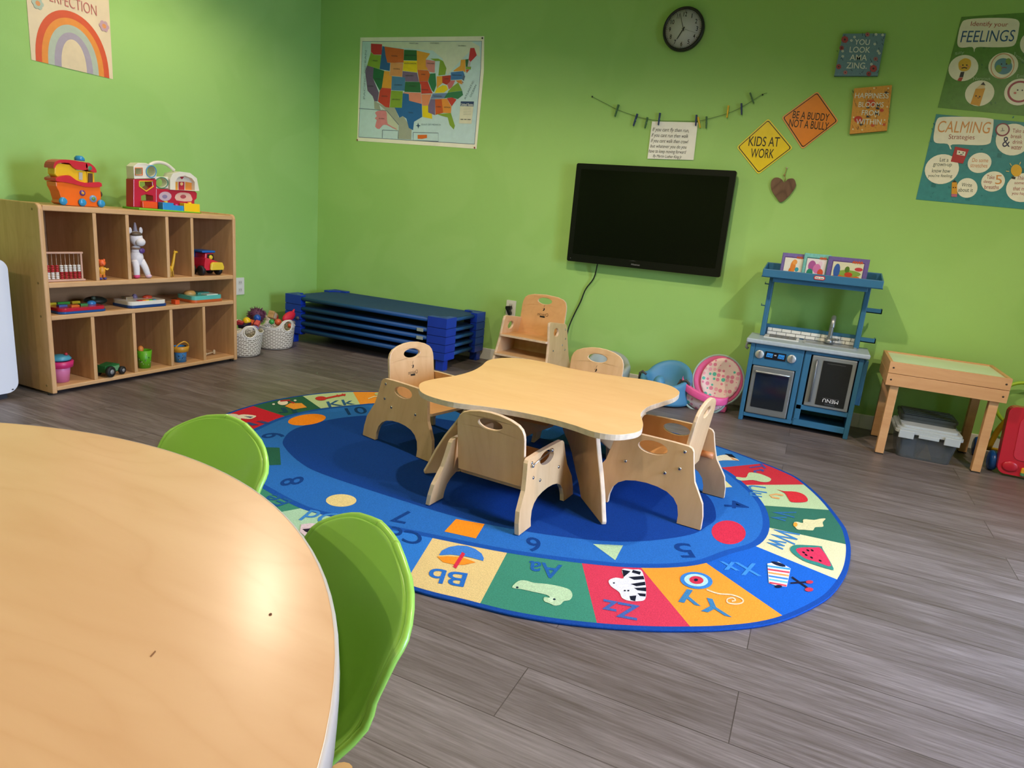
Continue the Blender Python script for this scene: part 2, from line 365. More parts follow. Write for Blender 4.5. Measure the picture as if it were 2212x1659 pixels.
# ------------------------------------------------------------------ alphabet rug
RZ = .009
OZ = .0118
def rug():
    mb = MB()
    rimp = [(1560,1358),(1640,1350),(1700,1335),(1760,1308),(1800,1280),(1830,1235),(1838,1190),(1832,1155),(1820,1130),(1780,1080),(1735,1040),(1700,1020),(1620,988),(1550,963)]
    rim = [onZ(x, y, RZ).xy for x, y in rimp]
    rim += [Vector(p) for p in ((-.55, 3.37), (-.85, 3.41), (-1.2, 3.4), (-1.55, 3.34), (-1.85, 3.22))]
    rim += [onZ(x, y, RZ).xy for x, y in [(825,845),(750,845),(680,850),(600,862),(520,882),(450,908)]]
    rim += [Vector(p) for p in ((-2.35, 1.82), (-2.17, 1.6), (-1.9, 1.43), (-1.55, 1.36), (-1.2, 1.37))]
    rim += [onZ(x, y, RZ).xy for x, y in [(890,1272),(1000,1300),(1100,1325),(1200,1342),(1300,1353),(1400,1359),(1480,1360)]]
    midp = [(1655,1135),(1620,1060),(1565,1008)]
    mid = [onZ(1655,1135,RZ).xy, onZ(1643,1088,RZ).xy, onZ(1603,1045,RZ).xy, onZ(1553,1010,RZ).xy]
    mid += [Vector(p) for p in ((-.42, 2.99), (-.75, 3.05), (-1.1, 3.06), (-1.45, 3.02), (-1.75, 2.93))]
    mid += [onZ(x, y, RZ).xy for x, y in [(830,872),(775,875),(691,884),(615,901),(546,930)]]
    mid += [Vector(p) for p in ((-2.12, 1.93), (-2.03, 1.80), (-1.88, 1.70))]
    mid += [onZ(x, y, RZ).xy for x, y in [(563,1047),(615,1076),(666,1099),(730,1115),(788,1128),(892,1149),(936,1158),(1098,1190),(1266,1213),(1392,1222),(1500,1216),(1570,1193),(1634,1172)]]
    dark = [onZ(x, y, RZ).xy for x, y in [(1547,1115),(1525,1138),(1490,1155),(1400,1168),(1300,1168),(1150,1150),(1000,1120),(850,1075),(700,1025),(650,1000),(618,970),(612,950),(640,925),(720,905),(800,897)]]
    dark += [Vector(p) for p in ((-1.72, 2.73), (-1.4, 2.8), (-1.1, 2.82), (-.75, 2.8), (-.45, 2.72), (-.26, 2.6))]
    tl = lambda L, n: smooth_loop([tuple(p) for p in L], n)
    rimS, midS, darkS = tl(rim, 5), tl(mid, 5), tl(dark, 5)
    B_EDGE = '#1f4f9c'; RB = mat('#17479a', .95, var=.12, scale=220, bump=.5, bscale=500, spec=.1)
    def carpet(c): return mat(c, .95, var=.16, scale=260, bump=.6, bscale=600, spec=.1)
    mb.prism(rimS, lambda u, v, t: (u, v, t), .0005, RZ - .001, RB, smooth=True)
    a = Art(mb, lambda x, y, l: (x, y, RZ - .001 + l), step=.0002); a.micro = .000008
    def cmt(c): a.n += 1; return carpet(c)
    a.mt = cmt
    cx, cy = -1.09, 2.36
    def inset(L, d):
        n = len(L); out = []
        for i in range(n):
            p0, p1 = Vector(L[i - 1]), Vector(L[(i + 1) % n]); t = (p1 - p0).normalized(); nn = Vector((-t.y, t.x))
            if nn.dot(Vector((cx, cy)) - Vector(L[i])) < 0: nn = -nn
            out.append(tuple(Vector(L[i]) + nn * d))
        return out
    rimI = inset(rimS, .015)
    ang = lambda p: math.atan2(p[1] - cy, p[0] - cx) % (2 * PI)
    def at(L, th):
        best = None; n = len(L)
        for i in range(n):
            a0, a1 = ang(L[i]), ang(L[(i + 1) % n]); d = (a1 - a0 + PI) % (2 * PI) - PI; e = (th - a0 + PI) % (2 * PI) - PI
            if d != 0 and 0 <= e / d <= 1:
                t = e / d; return tuple(Vector(L[i]).lerp(Vector(L[(i + 1) % n]), t))
        return L[0]
    # borders between letter cells: (inner px, outer px) or (angle)
    bz = lambda x, y: ang(onZ(x, y, RZ))
    B = [(bz(936,1159), bz(872,1262)), (bz(1098,1195), bz(1039,1287)), (bz(1266,1223), bz(1285,1338)), (bz(1392,1229), bz(1489,1351)), (bz(1532,1217), bz(1681,1324)),
         (bz(1634,1179), bz(1814,1253)), (bz(1656,1138), bz(1831,1176)), (bz(1644,1091), bz(1783,1100)), (bz(1603,1047), bz(1716,1045)), (bz(1553,1010), bz(1626,1001))]
    a1 = sum(B[-1]) / 2; a2 = (bz(775,873) + bz(760,845)) / 2
    hid1 = [a1 + (a2 - a1) * k / 8 for k in range(1, 8)]
    B += [(x, x) for x in hid1]
    B += [(bz(775,873), bz(760,845)), (bz(691,882), bz(651,854)), (bz(615,899), bz(544,876)), (bz(560,950), bz(418,922))]
    a3 = (bz(666,1094) + bz(560,1075)) / 2; l = sum(B[-1]) / 2
    B += [(l + (a3 - l) * k / 4,) * 2 for k in range(1, 4)]
    B += [(bz(666,1094), bz(560,1112) ), (bz(788,1127), bz(690,1210))]
    cols = ['#e2c687', '#3f8a72', '#d13b55', '#f09a35', '#1c62c4', '#ddd9ab', '#35705c', '#b9cf9f', '#c6303c', '#3478bd',
            '#e9922c', '#a9c08e', '#2f6a52', '#c6303c', '#d8c184', '#2f6fc0', '#f09a35', '#b9cf9f', '#2c6149', '#c42434',
            '#e9922c', '#2f6fc0', '#d8c184', '#3f8a72', '#a9d0b0', '#2f7ad0']
    n = len(B)
    for i in range(n):
        (i0, o0), (i1, o1) = B[i], B[(i + 1) % n]
        c = cols[i] if i < len(cols) else '#e2c687'
        di = (i1 - i0 + PI) % (2 * PI) - PI; do = (o1 - o0 + PI) % (2 * PI) - PI
        K = 10
        vin = [at(midS, (i0 + di * k / K) % (2 * PI)) for k in range(K + 1)]; vo = [at(rimI, (o0 + do * k / K) % (2 * PI)) for k in range(K + 1)]
        a.k = 1
        mb.add([(p[0], p[1], RZ - .0009) for p in vin + vo], [(k, k + 1, K + 2 + k, K + 1 + k) for k in range(K)], carpet(c))
    a.k = 2; a.poly(inset(midS, -.012), '#1a52a8')
    a.k = 3; a.poly(inset(midS, .012), '#2a6cbc')
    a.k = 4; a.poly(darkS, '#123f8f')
    # shapes and letters, traced on the rug surface
    a.proj = lambda x, y, l: tuple(onZ(x, y, RZ - .001 + l))
    a.k = 5
    NB = '#123f86'
    a.ell(663, 906.5, 41, 11.5, '#f08a1e', rot=-.12); a.ell(737, 1081, 33, 13.5, '#e3cd8c'); a.ell(1574, 1150, 37, 25.5, '#d2304a', rot=.12)
    a.poly([(985,1121),(1047,1132),(1028,1163),(960,1148)], '#f5901f'); a.poly([(1281,1175),(1346,1178),(1329,1210)], '#b5d3a6')
    a.poly([(1555,1027),(1582,1052),(1556,1054),(1540,1045)], '#dcd9a0'); a.poly([(574,966),(604,967),(607,1004),(574,1005)], '#275f4a')
    C3 = crop(350, 820, .34965); C4 = crop(850, 1050, .24864); C5 = crop(1350, 940, .26521); C6 = crop(360, 830, .22604)
    a.cr = C4
    a.text('6', 1217, 508, (-125, -15), (10, 125), NB, thin=.012)
    a.text('Bb', 465, 792, (-325, -50), (-40, 120), '#2c6fc4', thin=.012)
    a.text('Aa', 1315, 728, (-285, -40), (-20, 125), '#2460a8', thin=.012)
    a.text('Zz', 1975, 1075, (-320, -60), (-15, 130), '#4663a8', thin=.012)
    a.text('Cc', 110, 432, (-270, -70), (-35, 105), NB, thin=.012)
    a.cr = C3
    a.text('7', 1477, 845, (-95, -18), (-50, 75), NB, thin=.012)
    a.text('8', 803, 628, (15, -48), (-145, 20), NB, thin=.012)
    a.text('9', 690, 345, (28, -32), (-145, 2), NB, thin=.012)
    a.text('10', 1200, 192, (125, -12), (-25, -42), '#153d6e', thin=.012)
    a.text('Dd', 985, 850, (-210, -30), (-75, 62), '#3f86cc', thin=.012)
    a.text('Ee', 705, 745, (-120, -45), (-100, 35), '#215c9c', thin=.012)
    a.cr = C5
    a.text('5', 487, 938, (-140, 0), (75, 118), NB, thin=.012)
    a.text('4', 910, 565, (0, 62), (200, 12), NB, thin=.012)
    a.text('Xx', 945, 1088, (-300, -20), (55, 105), '#3f8ce0', thin=.012)
    a.text('Yy', 625, 1355, (-420, -85), (75, 170), '#3f7fb0', thin=.012)
    a.text('Ww', 1288, 848, (-75, 150), (205, 62), '#4080b8', thin=.012)
    a.text('Vv', 1290, 655, (-30, 85), (185, 22), '#2f6a9a', thin=.012)
    a.text('Uu', 1082, 457, (20, 90), (150, 22), '#4080b8', thin=.012)
    a.text('Tt', 1085, 268, (60, 62), (120, -15), '#4a4f96', thin=.012)
    a.cr = C6
    a.text('Kk', 1662, 178, (250, -30), (-25, -52), '#2f6090', thin=.012)
    a.text('Jj', 1148, 250, (195, 5), (-35, -48), '#1c4a5c', thin=.012)
    a.text('Ii', 865, 370, (180, -25), (-90, -25), '#3a4a80', thin=.012)
    # pictures
    a.cr = C4; a.k = 5
    a.poly([(395,600),(420,560),(480,530),(560,515),(640,520),(710,545),(765,585),(785,625),(780,650),(690,625),(600,605),(500,595)], '#3f7fd2')
    a.poly([(380,612),(480,608),(600,618),(715,662),(610,685),(520,680),(430,660)], '#f5922a')
    a.k = 6; a.line([(610,580),(530,708)], 32, '#d6304a')
    a.k = 5
    a.poly(smooth_loop([(1030,880),(1085,825),(1150,820),(1220,840),(1330,850),(1440,870),(1530,900),(1555,950),(1530,990),(1480,1000),(1450,1030),(1400,1038),(1360,1020),(1310,1000),(1310,965),(1360,970),(1330,945),(1200,915),(1110,895)], 3), '#b9d6ae')
    a.k = 6; a.ell(1075, 880, 12, 8, '#1c3040'); a.ell(1397, 983, 12, 8, '#1c3040'); a.ell(1372, 985, 30, 22, '#c9e2c0', n=12); a.k = 7; a.ell(1397, 983, 12, 8, '#1c3040')
    # zebra
    a.k = 5; a.poly(smooth_loop([(1870,820),(1930,795),(2000,800),(1985,722),(2080,725),(2150,730),(2180,800),(2195,900),(2185,985),(2120,1000),(2040,995),(1985,970),(1960,920),(1890,870)], 3), '#dfe0ea')
    a.k = 6
    for q in ([(1985,725),(2060,740),(2000,790)], [(2080,728),(2150,745),(2140,770),(2070,750)], [(2040,790),(2170,780),(2180,810),(2090,815)], [(2060,850),(2185,830),(2190,860),(2110,870)], [(2090,885),(2195,880),(2195,915),(2120,905)], [(2120,930),(2192,935),(2190,960),(2140,955)], [(2050,955),(2110,950),(2100,1000),(2060,990)]):
        a.poly(q, '#1a1d2c')
    a.ell(1915, 842, 9, 6, '#1a1d2c'); a.ell(2010, 908, 10, 7, '#1a1d2c'); a.ell(2040, 908, 10, 7, '#1a1d2c')
    a.cr = C5; a.k = 5   # yoyo
    a.ell(582, 1183, 133, 68, '#3a82cc', rot=.12); a.k = 6; a.ell(580, 1181, 98, 50, '#b5dcd8', rot=.12); a.k = 7; a.ell(582, 1180, 58, 32, '#d0344e', rot=.1); a.k = 8; a.ell(578, 1179, 17, 11, '#152238')
    a.k = 5; a.line(smooth_loop([(665,1258),(760,1290),(870,1300),(950,1330),(960,1360),(910,1375),(840,1365),(835,1335),(880,1325),(900,1345),(870,1352)], 4, False), 11, '#e2cda8')
    # xylophone barrel
    a.poly([(1160,1045),(1250,1030),(1350,1085),(1318,1235),(1230,1225),(1172,1205)], '#dfe3ea')
    a.k = 6
    for i, c in enumerate(['#3fa0dc', '#d6485a', '#e9a35a', '#3f86dc', '#6bc0e8', '#d6485a']):
        y = 1058 + i * 27; a.poly([(1160 + i * 3, y), (1348 - i * 6, y + 26), (1346 - i * 6, y + 40), (1162 + i * 3, y + 14)], c)
    a.poly(ellipse(1250, 1050, 62, 14, 14, .3), '#1a2038'); a.ell(1250, 1232, 30, 12, '#1a2038')
    a.line([(1360,1155),(1490,1245)], 13, '#221f33'); a.line([(1350,1205),(1490,1195)], 13, '#221f33'); a.k = 7; a.ell(1503, 1196, 30, 14, '#c43a4e'); a.ell(1500, 1257, 34, 17, '#c43a4e')
    # watermelon
    a.k = 5; a.poly(smooth_loop([(1345,925),(1380,895),(1480,895),(1600,905),(1610,925),(1700,1085),(1660,1090),(1560,1060),(1450,1020),(1370,965)], 3), '#37877c')
    a.k = 6; a.poly(smooth_loop([(1392,935),(1440,915),(1540,915),(1600,925),(1680,1065),(1570,1035),(1460,1000)], 3), '#d9375a')
    a.k = 7
    for x, y in ((1455,955),(1490,938),(1525,938),(1475,975),(1520,997),(1590,1022)): a.ell(x, y, 14, 7, '#2a1420', n=10, rot=.5)
    # bird, umbrella, turtle, swimmer
    a.k = 5; a.poly(smooth_loop([(1375,715),(1400,705),(1450,715),(1455,685),(1540,690),(1590,680),(1635,680),(1610,710),(1615,745),(1550,750),(1530,775),(1460,770),(1400,765)], 3), '#ddd6a4'); a.k = 6; a.ell(1388, 728, 17, 18, '#e8a23a')
    a.k = 5; a.poly(smooth_loop([(1235,440),(1290,455),(1390,460),(1460,485),(1490,525),(1465,545),(1360,545),(1330,515),(1300,470)], 3), '#d23038')
    a.line([(1260,515),(1200,505),(1180,490),(1230,480),(1290,490)], 12, '#e0a868')
    a.poly(smooth_loop([(910,340),(985,345),(1010,305),(1080,310),(1130,325),(1190,355),(1170,380),(1110,380),(1040,365),(950,370),(910,355)], 3), '#b9cf9f')
    a.poly(smooth_loop([(735,180),(800,160),(860,170),(930,205),(880,205),(800,205),(740,210)], 3), '#e3dcc0'); a.k = 6; a.poly([(815,150),(870,155),(910,190),(850,175)], '#151a26'); a.poly([(850,175),(935,210),(880,200)], '#d98a4a')
    # top-left pictures
    a.cr = C6; a.k = 5
    a.poly(smooth_loop([(510,320),(540,290),(620,282),(680,290),(710,320),(700,350),(640,362),(570,350)], 3), '#d8cdbb')
    a.poly(smooth_loop([(680,300),(740,288),(850,300),(840,318),(790,332),(700,322)], 3), '#e2d8c8'); a.k = 6; a.poly([(735,305),(830,310),(800,322)], '#30507a')
    a.k = 5; a.poly([(1180,180),(1290,180),(1340,220),(1215,240),(1130,210)], '#e89a3a'); a.k = 6; a.ell(1110, 175, 50, 24, '#e6dcc8', n=16); a.line([(1085,160),(1180,152)], 14, '#b23038'); a.ell(1022, 190, 14, 8, '#d8dcd0', n=10); a.ell(1228, 154, 14, 8, '#d8dcd0', n=10); a.poly([(1170,160),(1230,175),(1210,185)], '#b23038')
    a.k = 5; a.ell(1475, 135, 55, 20, '#c43a34', n=16); a.line([(1500,138),(1610,115),(1710,98)], 15, '#c43a34'); a.line([(1625,100),(1650,118)], 10, '#c43a34'); a.line([(1675,92),(1705,110)], 10, '#c43a34')
    a.line([(1925,138),(1980,118),(2030,112)], 9, '#e9d9a8'); a.ell(2030, 92, 45, 15, '#b7c089', n=14)
    # cow patch beside the green chair, orange fish
    a.cr = crop(640, 1100, .12054); a.k = 5
    a.poly([(90,270),(250,250),(390,260),(390,400),(250,560),(60,400)], '#d8c3cc'); a.k = 6; a.poly([(110,355),(230,345),(290,320),(370,272),(385,280),(300,370),(260,445),(160,400)], '#231c2e')
    a.ell(1700, 660, 120, 60, '#e8872a', rot=.7, n=18)
    o = mb.build('alphabet_rug')
    return tag(o, 'oval blue alphabet and number rug with coloured letter squares on the floor', 'rug')
rug()
# ------------------------------------------------------------------ things on the walls
def wallq(x, y, d=0): p = onY(x, y, WY); return (p.x, WY - d, p.z)
def slab(mb, px, th, m, cr=None, medge=None, back=.001, left=False, holes=()):
    f = (lambda x, y: cr(x, y)) if cr else (lambda x, y: (x, y))
    if left:
        fn = lambda u, v, t: (WX + t, onX(*f(u, v), WX).y, onX(*f(u, v), WX).z)
    else:
        fn = lambda u, v, t: (onY(*f(u, v), WY).x, WY - t, onY(*f(u, v), WY).z)
    return mb.prism(px, fn, back, back + th, m, holes=holes, medge=medge)
def lifted(th, left=False):
    if left: return lambda x, y, l: (WX + th + l, onX(x, y, WX).y, onX(x, y, WX).z)
    return lambda x, y, l: (onY(x, y, WY).x, WY - th - l, onY(x, y, WY).z)

# map of the states
def us_map():
    C = crop(750, 50, .17477); mb = MB()
    slab(mb, [(165,178),(1695,162),(1690,600),(1600,1555),(1100,1520),(125,1455)], .0012, mat('#f6f2de', .5), cr=C)
    a = Art(mb, lifted(.0025), cr=C, rough=.35)
    a.lay().poly([(190,225),(1668,222),(1655,560),(1577,1500),(142,1412)], '#56658a')
    a.lay().poly([(193,230),(1664,227),(1650,560),(1573,1494),(147,1406)], '#c6e0e6')
    a.lay().poly([(300,232),(1540,230),(1640,290),(1640,420),(1540,330),(1400,470),(1240,640),(1180,440),(1060,340),(900,330),(480,290),(300,260)], '#dde2cf')
    a.poly([(335,960),(480,1035),(590,1035),(640,1165),(700,1150),(800,1320),(795,1440),(635,1432),(640,1260),(510,1110),(400,1010),(420,1080),(340,1060)], '#a5aa9c')
    a.poly([(430,1060),(500,1085),(635,1250),(630,1330),(560,1300),(490,1240)], '#c9cfb8')
    a.lay()
    ST = [('#c8303a',[(298,255),(435,262),(432,392),(330,390),(298,355)]), ('#86a83a',[(298,360),(330,392),(430,398),(402,570),(250,525)]),
      ('#6d5a7e',[(250,525),(332,550),(322,680),(395,860),(380,970),(340,965),(318,905),(255,835),(225,590)]), ('#256b46',[(332,550),(462,590),(430,805),(405,835),(322,680)]),
      ('#2d5f9c',[(440,285),(465,292),(478,400),(500,490),(535,495),(528,592),(405,570)]), ('#cf6431',[(465,290),(705,325),(700,490),(540,492),(500,488),(478,400)]),
      ('#e09a62',[(540,490),(695,495),(682,665),(530,650)]), ('#e9a23c',[(462,592),(530,598),(528,650),(557,655),(548,808),(432,800)]),
      ('#4a7fae',[(557,658),(722,672),(715,838),(550,830)]), ('#c83e36',[(432,800),(548,810),(525,1045),(480,1040),(385,970),(405,840)]),
      ('#86a83a',[(548,835),(692,842),(678,1048),(530,1042)]), ('#2f6b3e',[(708,330),(862,338),(868,465),(702,460)]),
      ('#e8cf1e',[(702,465),(868,468),(870,612),(690,590)]), ('#7a6488',[(690,595),(868,615),(890,725),(722,722),(720,675),(685,668)]),
      ('#2e6b44',[(722,725),(905,728),(915,858),(712,850)]), ('#e58d78',[(700,855),(915,862),(925,1000),(770,960),(765,875),(700,868)]),
      ('#2566a8',[(692,868),(765,878),(768,960),(925,1000),(930,1160),(830,1220),(818,1325),(765,1295),(735,1180),(690,1150),(650,1170),(590,1045),(680,1048)]),
      ('#e8a33c',[(862,340),(1030,378),(975,450),(975,530),(1010,580),(870,580)]), ('#cf6431',[(872,580),(1005,585),(1030,640),(1000,720),(892,720)]),
      ('#c83a34',[(892,722),(1000,722),(1025,790),(1060,870),(920,875),(915,765)]), ('#e58d68',[(920,880),(1045,880),(1005,1020),(930,1020)]),
      ('#e8cf1e',[(930,1022),(1005,1022),(1005,1105),(1050,1115),(1055,1185),(935,1160)]), ('#d88a8a',[(975,452),(1090,470),(1085,615),(1020,605),(975,530)]),
      ('#86a83a',[(1030,440),(1130,440),(1190,470),(1230,560),(1215,640),(1130,650),(1140,560),(1150,470),(1090,470)]),
      ('#2e7a52',[(1030,625),(1095,622),(1105,770),(1075,855),(1050,830),(1005,720)]), ('#e9a23c',[(1110,660),(1178,655),(1180,740),(1110,810)]),
      ('#b8342e',[(1178,655),(1285,645),(1280,720),(1235,765),(1180,740)]), ('#e8cf1e',[(1110,810),(1180,770),(1230,770),(1250,820),(1200,860),(1085,865)]),
      ('#d1707a',[(1240,765),(1285,710),(1340,710),(1300,790),(1260,820)]), ('#86a83a',[(1250,845),(1300,790),(1375,735),(1425,835),(1250,860)]),
      ('#3f78b8',[(1285,610),(1435,595),(1455,640),(1435,695),(1285,705)]), ('#e8a33c',[(1320,585),(1400,530),(1410,455),(1465,450),(1465,610),(1435,592),(1320,598)]),
      ('#6b86b4',[(1060,872),(1240,865),(1200,930),(1035,935)]), ('#2e7a52',[(1200,930),(1245,862),(1425,838),(1435,890),(1370,940),(1290,920)]),
      ('#c83a34',[(1235,930),(1300,920),(1355,945),(1295,1030)]), ('#e9953f',[(1170,935),(1235,935),(1292,1035),(1285,1115),(1190,1110)]),
      ('#cf5a2c',[(1090,940),(1170,938),(1190,1110),(1095,1135)]), ('#7a6890',[(1035,938),(1090,940),(1090,1140),(1005,1105),(1005,1020)]),
      ('#86a83a',[(1110,1125),(1285,1112),(1335,1270),(1320,1315),(1270,1260),(1245,1165),(1180,1150)]),
      ('#c8303a',[(1525,310),(1575,308),(1605,400),(1520,490),(1505,450)]), ('#2e6b44',[(1465,450),(1505,445),(1490,540),(1470,540)]), ('#c8b6c0',[(1505,455),(1530,480),(1520,540),(1492,540)]),
      ('#86a83a',[(1470,542),(1535,540),(1530,575),(1470,570)]), ('#cf5a2c',[(1470,575),(1515,575),(1480,620)]), ('#556a8c',[(1437,640),(1462,655),(1445,715),(1425,700)]),
      ('#b8342e',[(1425,715),(1440,735),(1430,745)]), ('#d98a3a',[(1345,710),(1420,705),(1425,760),(1370,735)])]
    for c, p in ST: a.poly(p, c)
    a.poly(smooth_loop([(385,1085),(480,1085),(495,1150),(505,1245),(610,1305),(600,1312),(490,1260),(440,1265),(400,1310),(350,1280),(370,1200),(345,1180),(370,1150),(350,1110)], 2), '#dd8790')
    a.poly([(875,1382),(990,1380),(990,1420),(930,1432),(875,1430)], '#df6c2a')
    for p in ([(820,1350),(1130,1360),(1130,1462),(820,1450),(820,1350)], [(440,1322),(635,1330),(632,1430)], [(440,1322),(438,1420)], [(150,1055),(340,1070),(495,1085),(640,1258)]): a.line(p, 6, '#50607c')
    a.poly([(1408,968),(1570,970),(1565,1030),(1402,1025)], '#26406e'); a.poly([(1402,1028),(1565,1032),(1540,1245),(1385,1240)], '#e3dfc8')
    a.poly([(880,1230),(890,1262),(912,1268),(890,1276),(882,1305),(874,1276),(850,1268),(872,1262)], '#27466e')
    a.lay().text('United States', 1485, 1008, (150, 3), (0, -34), '#eef0ee', thin=.01)
    a.line([(1405, 1190), (1440, 1191)], 9, '#4a4a48'); a.line([(1450, 1191), (1480, 1192)], 9, '#4a4a48'); a.line([(1490, 1192), (1530, 1193)], 9, '#4a4a48')
    for k in range(5): a.line([(1440, 1050 + k * 20), (1535, 1053 + k * 20)], 3, '#a8a48e')
    for t, x, y, w in (('TEXAS',790,1108,60),('MONTANA',590,408,75),('CALIFORNIA',290,780,80),('NEVADA',385,692,60),('COLORADO',635,765,100),('KANSAS',815,780,80),('NEBRASKA',775,650,100),('OREGON',350,466,60),('ARIZONA',468,905,75),('NEW MEXICO',610,945,100),
      ('IOWA',945,636,50),('MISSOURI',965,825,80),('WYOMING',615,568,80),('SOUTH DAKOTA',785,500,150),('NORTH DAKOTA',785,400,130),('OHIO',1230,690,55),('PENNSYLVANIA',1362,645,120),('TENNESSEE',1120,905,110),('ALASKA',430,1180,70),('MANITOBA',830,252,110),('ONTARIO',1085,250,110),('QUEBEC',1425,283,100),('WISCONSIN',1035,500,90),('GEORGIA',1240,1042,80),('ALABAMA',1135,1035,60)):
        a.text(t, x, y, (w, 3), (0, -16), '#3b4148')
    a.text('GULF OF MEXICO', 1040, 1255, (240, 5), (0, -20), '#7d95a0'); a.text('ATLANTIC', 1510, 830, (110, -230), (-18, -10), '#6d8794'); a.text('OCEAN', 1560, 840, (70, -150), (-18, -10), '#6d8794'); a.text('PACIFIC OCEAN', 225, 640, (20, -600), (-22, 0), '#8ba6b0')
    o = mb.build('wall_map'); tag(o, 'large coloured map of the United States with white border pinned to the green wall', 'map')
    for i, (x, y, c) in enumerate([(1675,188,'#3a2c20'), (130,1445,'#8a2c20'), (1578,1540,'#a03028')]):
        p = onY(*C(x, y), WY); q = MB().ball((p.x, WY - .006, p.z), (.006, .005, .006), mat(c, .3), 8, 6).build('push_pin'); 
        q.parent = o
us_map()

# wall clock
def clock():
    c = onY(1478, 65.5, WY); R = .121; d = .036
    t = thing('wall_clock', (c.x, WY, c.z), 0, 'round black framed wall clock with white dial showing nearly seven', 'clock')
    T = Matrix.Rotation(PI / 2, 4, 'X')   # local z -> -y
    mb = MB(); mb.lathe([(R - .002, 0), (R, .006), (R, d - .008), (R - .004, d), (R - .012, d), (R - .016, d - .008)], mat('#17181a', .3), 64, T=T, cap=False)
    mb.build('frame', t)
    dm = MB(); dm.lathe([(0, .004), (R - .015, .004), (R - .015, d - .013), (0, d - .013)], mat('#f4f4f0', .5, var=.01), 64, T=T, cap=False)
    a = Art(dm, lambda x, y, l: (x, -(d - .0128) - l, y), cr=None); K = '#1b1c1e'
    a.lay(); r = R - .016
    for h in range(1, 13):
        th = PI / 2 - h * PI / 6; s = .024
        wd = .021 if h >= 10 else .0115
        if h == 11: wd = .013
        if h == 1: wd = .004
        a.text(str(h), r * .76 * math.cos(th), r * .76 * math.sin(th), (wd, 0), (0, s), K, thin=.012)
    for k in range(60):
        th = k * PI / 30; l = .009 if k % 5 == 0 else .006
        a.line([(r * .985 * math.cos(th), r * .985 * math.sin(th)), ((r * .985 - l) * math.cos(th), (r * .985 - l) * math.sin(th))], .0018 if k % 5 == 0 else .0009, K)
    dm.build('dial', t)
    def hand(ang, L, wd, m, nm, z):
        b = MB(); u = Vector((math.sin(ang), 0, math.cos(ang))); n = Vector((u.z, 0, -u.x)); y = Vector((0, -(d - .01) - z, 0))
        p = [y - u * .012 - n * wd, y + u * L - n * wd * .6, y + u * L + n * wd * .6, y - u * .012 + n * wd]
        b.add(p + [q + Vector((0, -.0012, 0)) for q in p], [(0, 1, 2, 3), (7, 6, 5, 4), (0, 1, 5, 4), (1, 2, 6, 5), (2, 3, 7, 6), (3, 0, 4, 7)], m); b.build(nm, t)
    hand(math.radians(209), .062, .0032, BLACK, 'hour_hand', 0); hand(math.radians(-20), .092, .0018, BLACK, 'minute_hand', .003); hand(math.radians(108), .09, .0006, mat('#555555', .4), 'second_hand', .006)
    MB().ball((0, -(d - .004), 0), .005, BLACK, 10, 8).build('hub', t)
    MB().lathe([(0, d - .003), (R - .013, d - .003)], mat('#ffffff', .03, trans=1, var=0, spec=.3), 48, T=T, cap=False).build('lens', t)
clock()

# diamond signs
def diamond(corn, face, border, lines, label, sh):
    mb = MB(); cs = [Vector((p[0], p[1])) for p in corn]; cen = sum(cs, Vector((0, 0))) / 4
    def rounded(s, r):
        out = []; q = [cen + (c - cen) * s for c in cs]
        for i in range(4):
            p0, p1, p2 = q[i - 1], q[i], q[(i + 1) % 4]
            a, b = p1 + (p0 - p1) * r, p1 + (p2 - p1) * r
            for k in range(6): t = k / 5; out.append(tuple(a * (1 - t) ** 2 + p1 * 2 * t * (1 - t) + b * t * t))
        return out
    slab(mb, rounded(1, .07), .0015, mat(border, .35), back=.002)
    a = Art(mb, lifted(.0037), rough=.35)
    a.lay().poly(rounded(.945, .06), '#1d1a14'); a.lay().poly(rounded(.905, .055), face); a.lay()
    for t, x, y, wv, uv in lines: a.text(t, x, y, wv, uv, '#161410', shear=0, thin=.004)
    o = mb.build('diamond_sign'); tag(o, label, 'sign'); return o
diamond([(1591,318),(1660,256),(1713,320),(1638,377)], '#f0cf16', '#f2d840', [('KIDS AT', 1651, 306, (66, 2), (3, -21)), ('WORK', 1647, 331.5, (50, 1.5), (3, -20))], 'yellow diamond sign reading KIDS AT WORK on the green wall', 0)
diamond([(1688,254),(1766,197),(1812,262),(1733,323)], '#ee8a2a', '#f0a05a', [('BE A BUDDY', 1752, 251, (78, 7), (3, -16)), ('NOT A BULLY', 1747.5, 269.5, (85, 8), (3, -17))], 'orange diamond sign reading BE A BUDDY NOT A BULLY on the green wall', 0)

# handwritten note
def note():
    mb = MB(); slab(mb, [(1409,262.5),(1508,265),(1498.5,346),(1399,343)], .0005, mat('#f6f4ea', .6), back=.006)
    a = Art(mb, lifted(.0068), cr=crop(1220, 0, .23508)); a.lay()
    L = ['If you cant fly then run,', 'If you cant run then walk', 'If you cant walk then crawl', 'but whatever you do you', 'have to keep moving forward', 'By Martin Luther King Jr']
    C = [(975,1200,335,44),(968,1252,340,44),(966,1303,345,44),(955,1352,335,40),(945,1398,345,42),(945,1443,265,34)]
    for t, (x, y, w_, h) in zip(L, C): a.text(t, x, y, (w_, 12), (2, -h), '#222228', shear=.35, thin=.0)
    tag(mb.build('handwritten_note'), 'white sheet of handwritten lines clipped to the string above the television', 'note')
note()

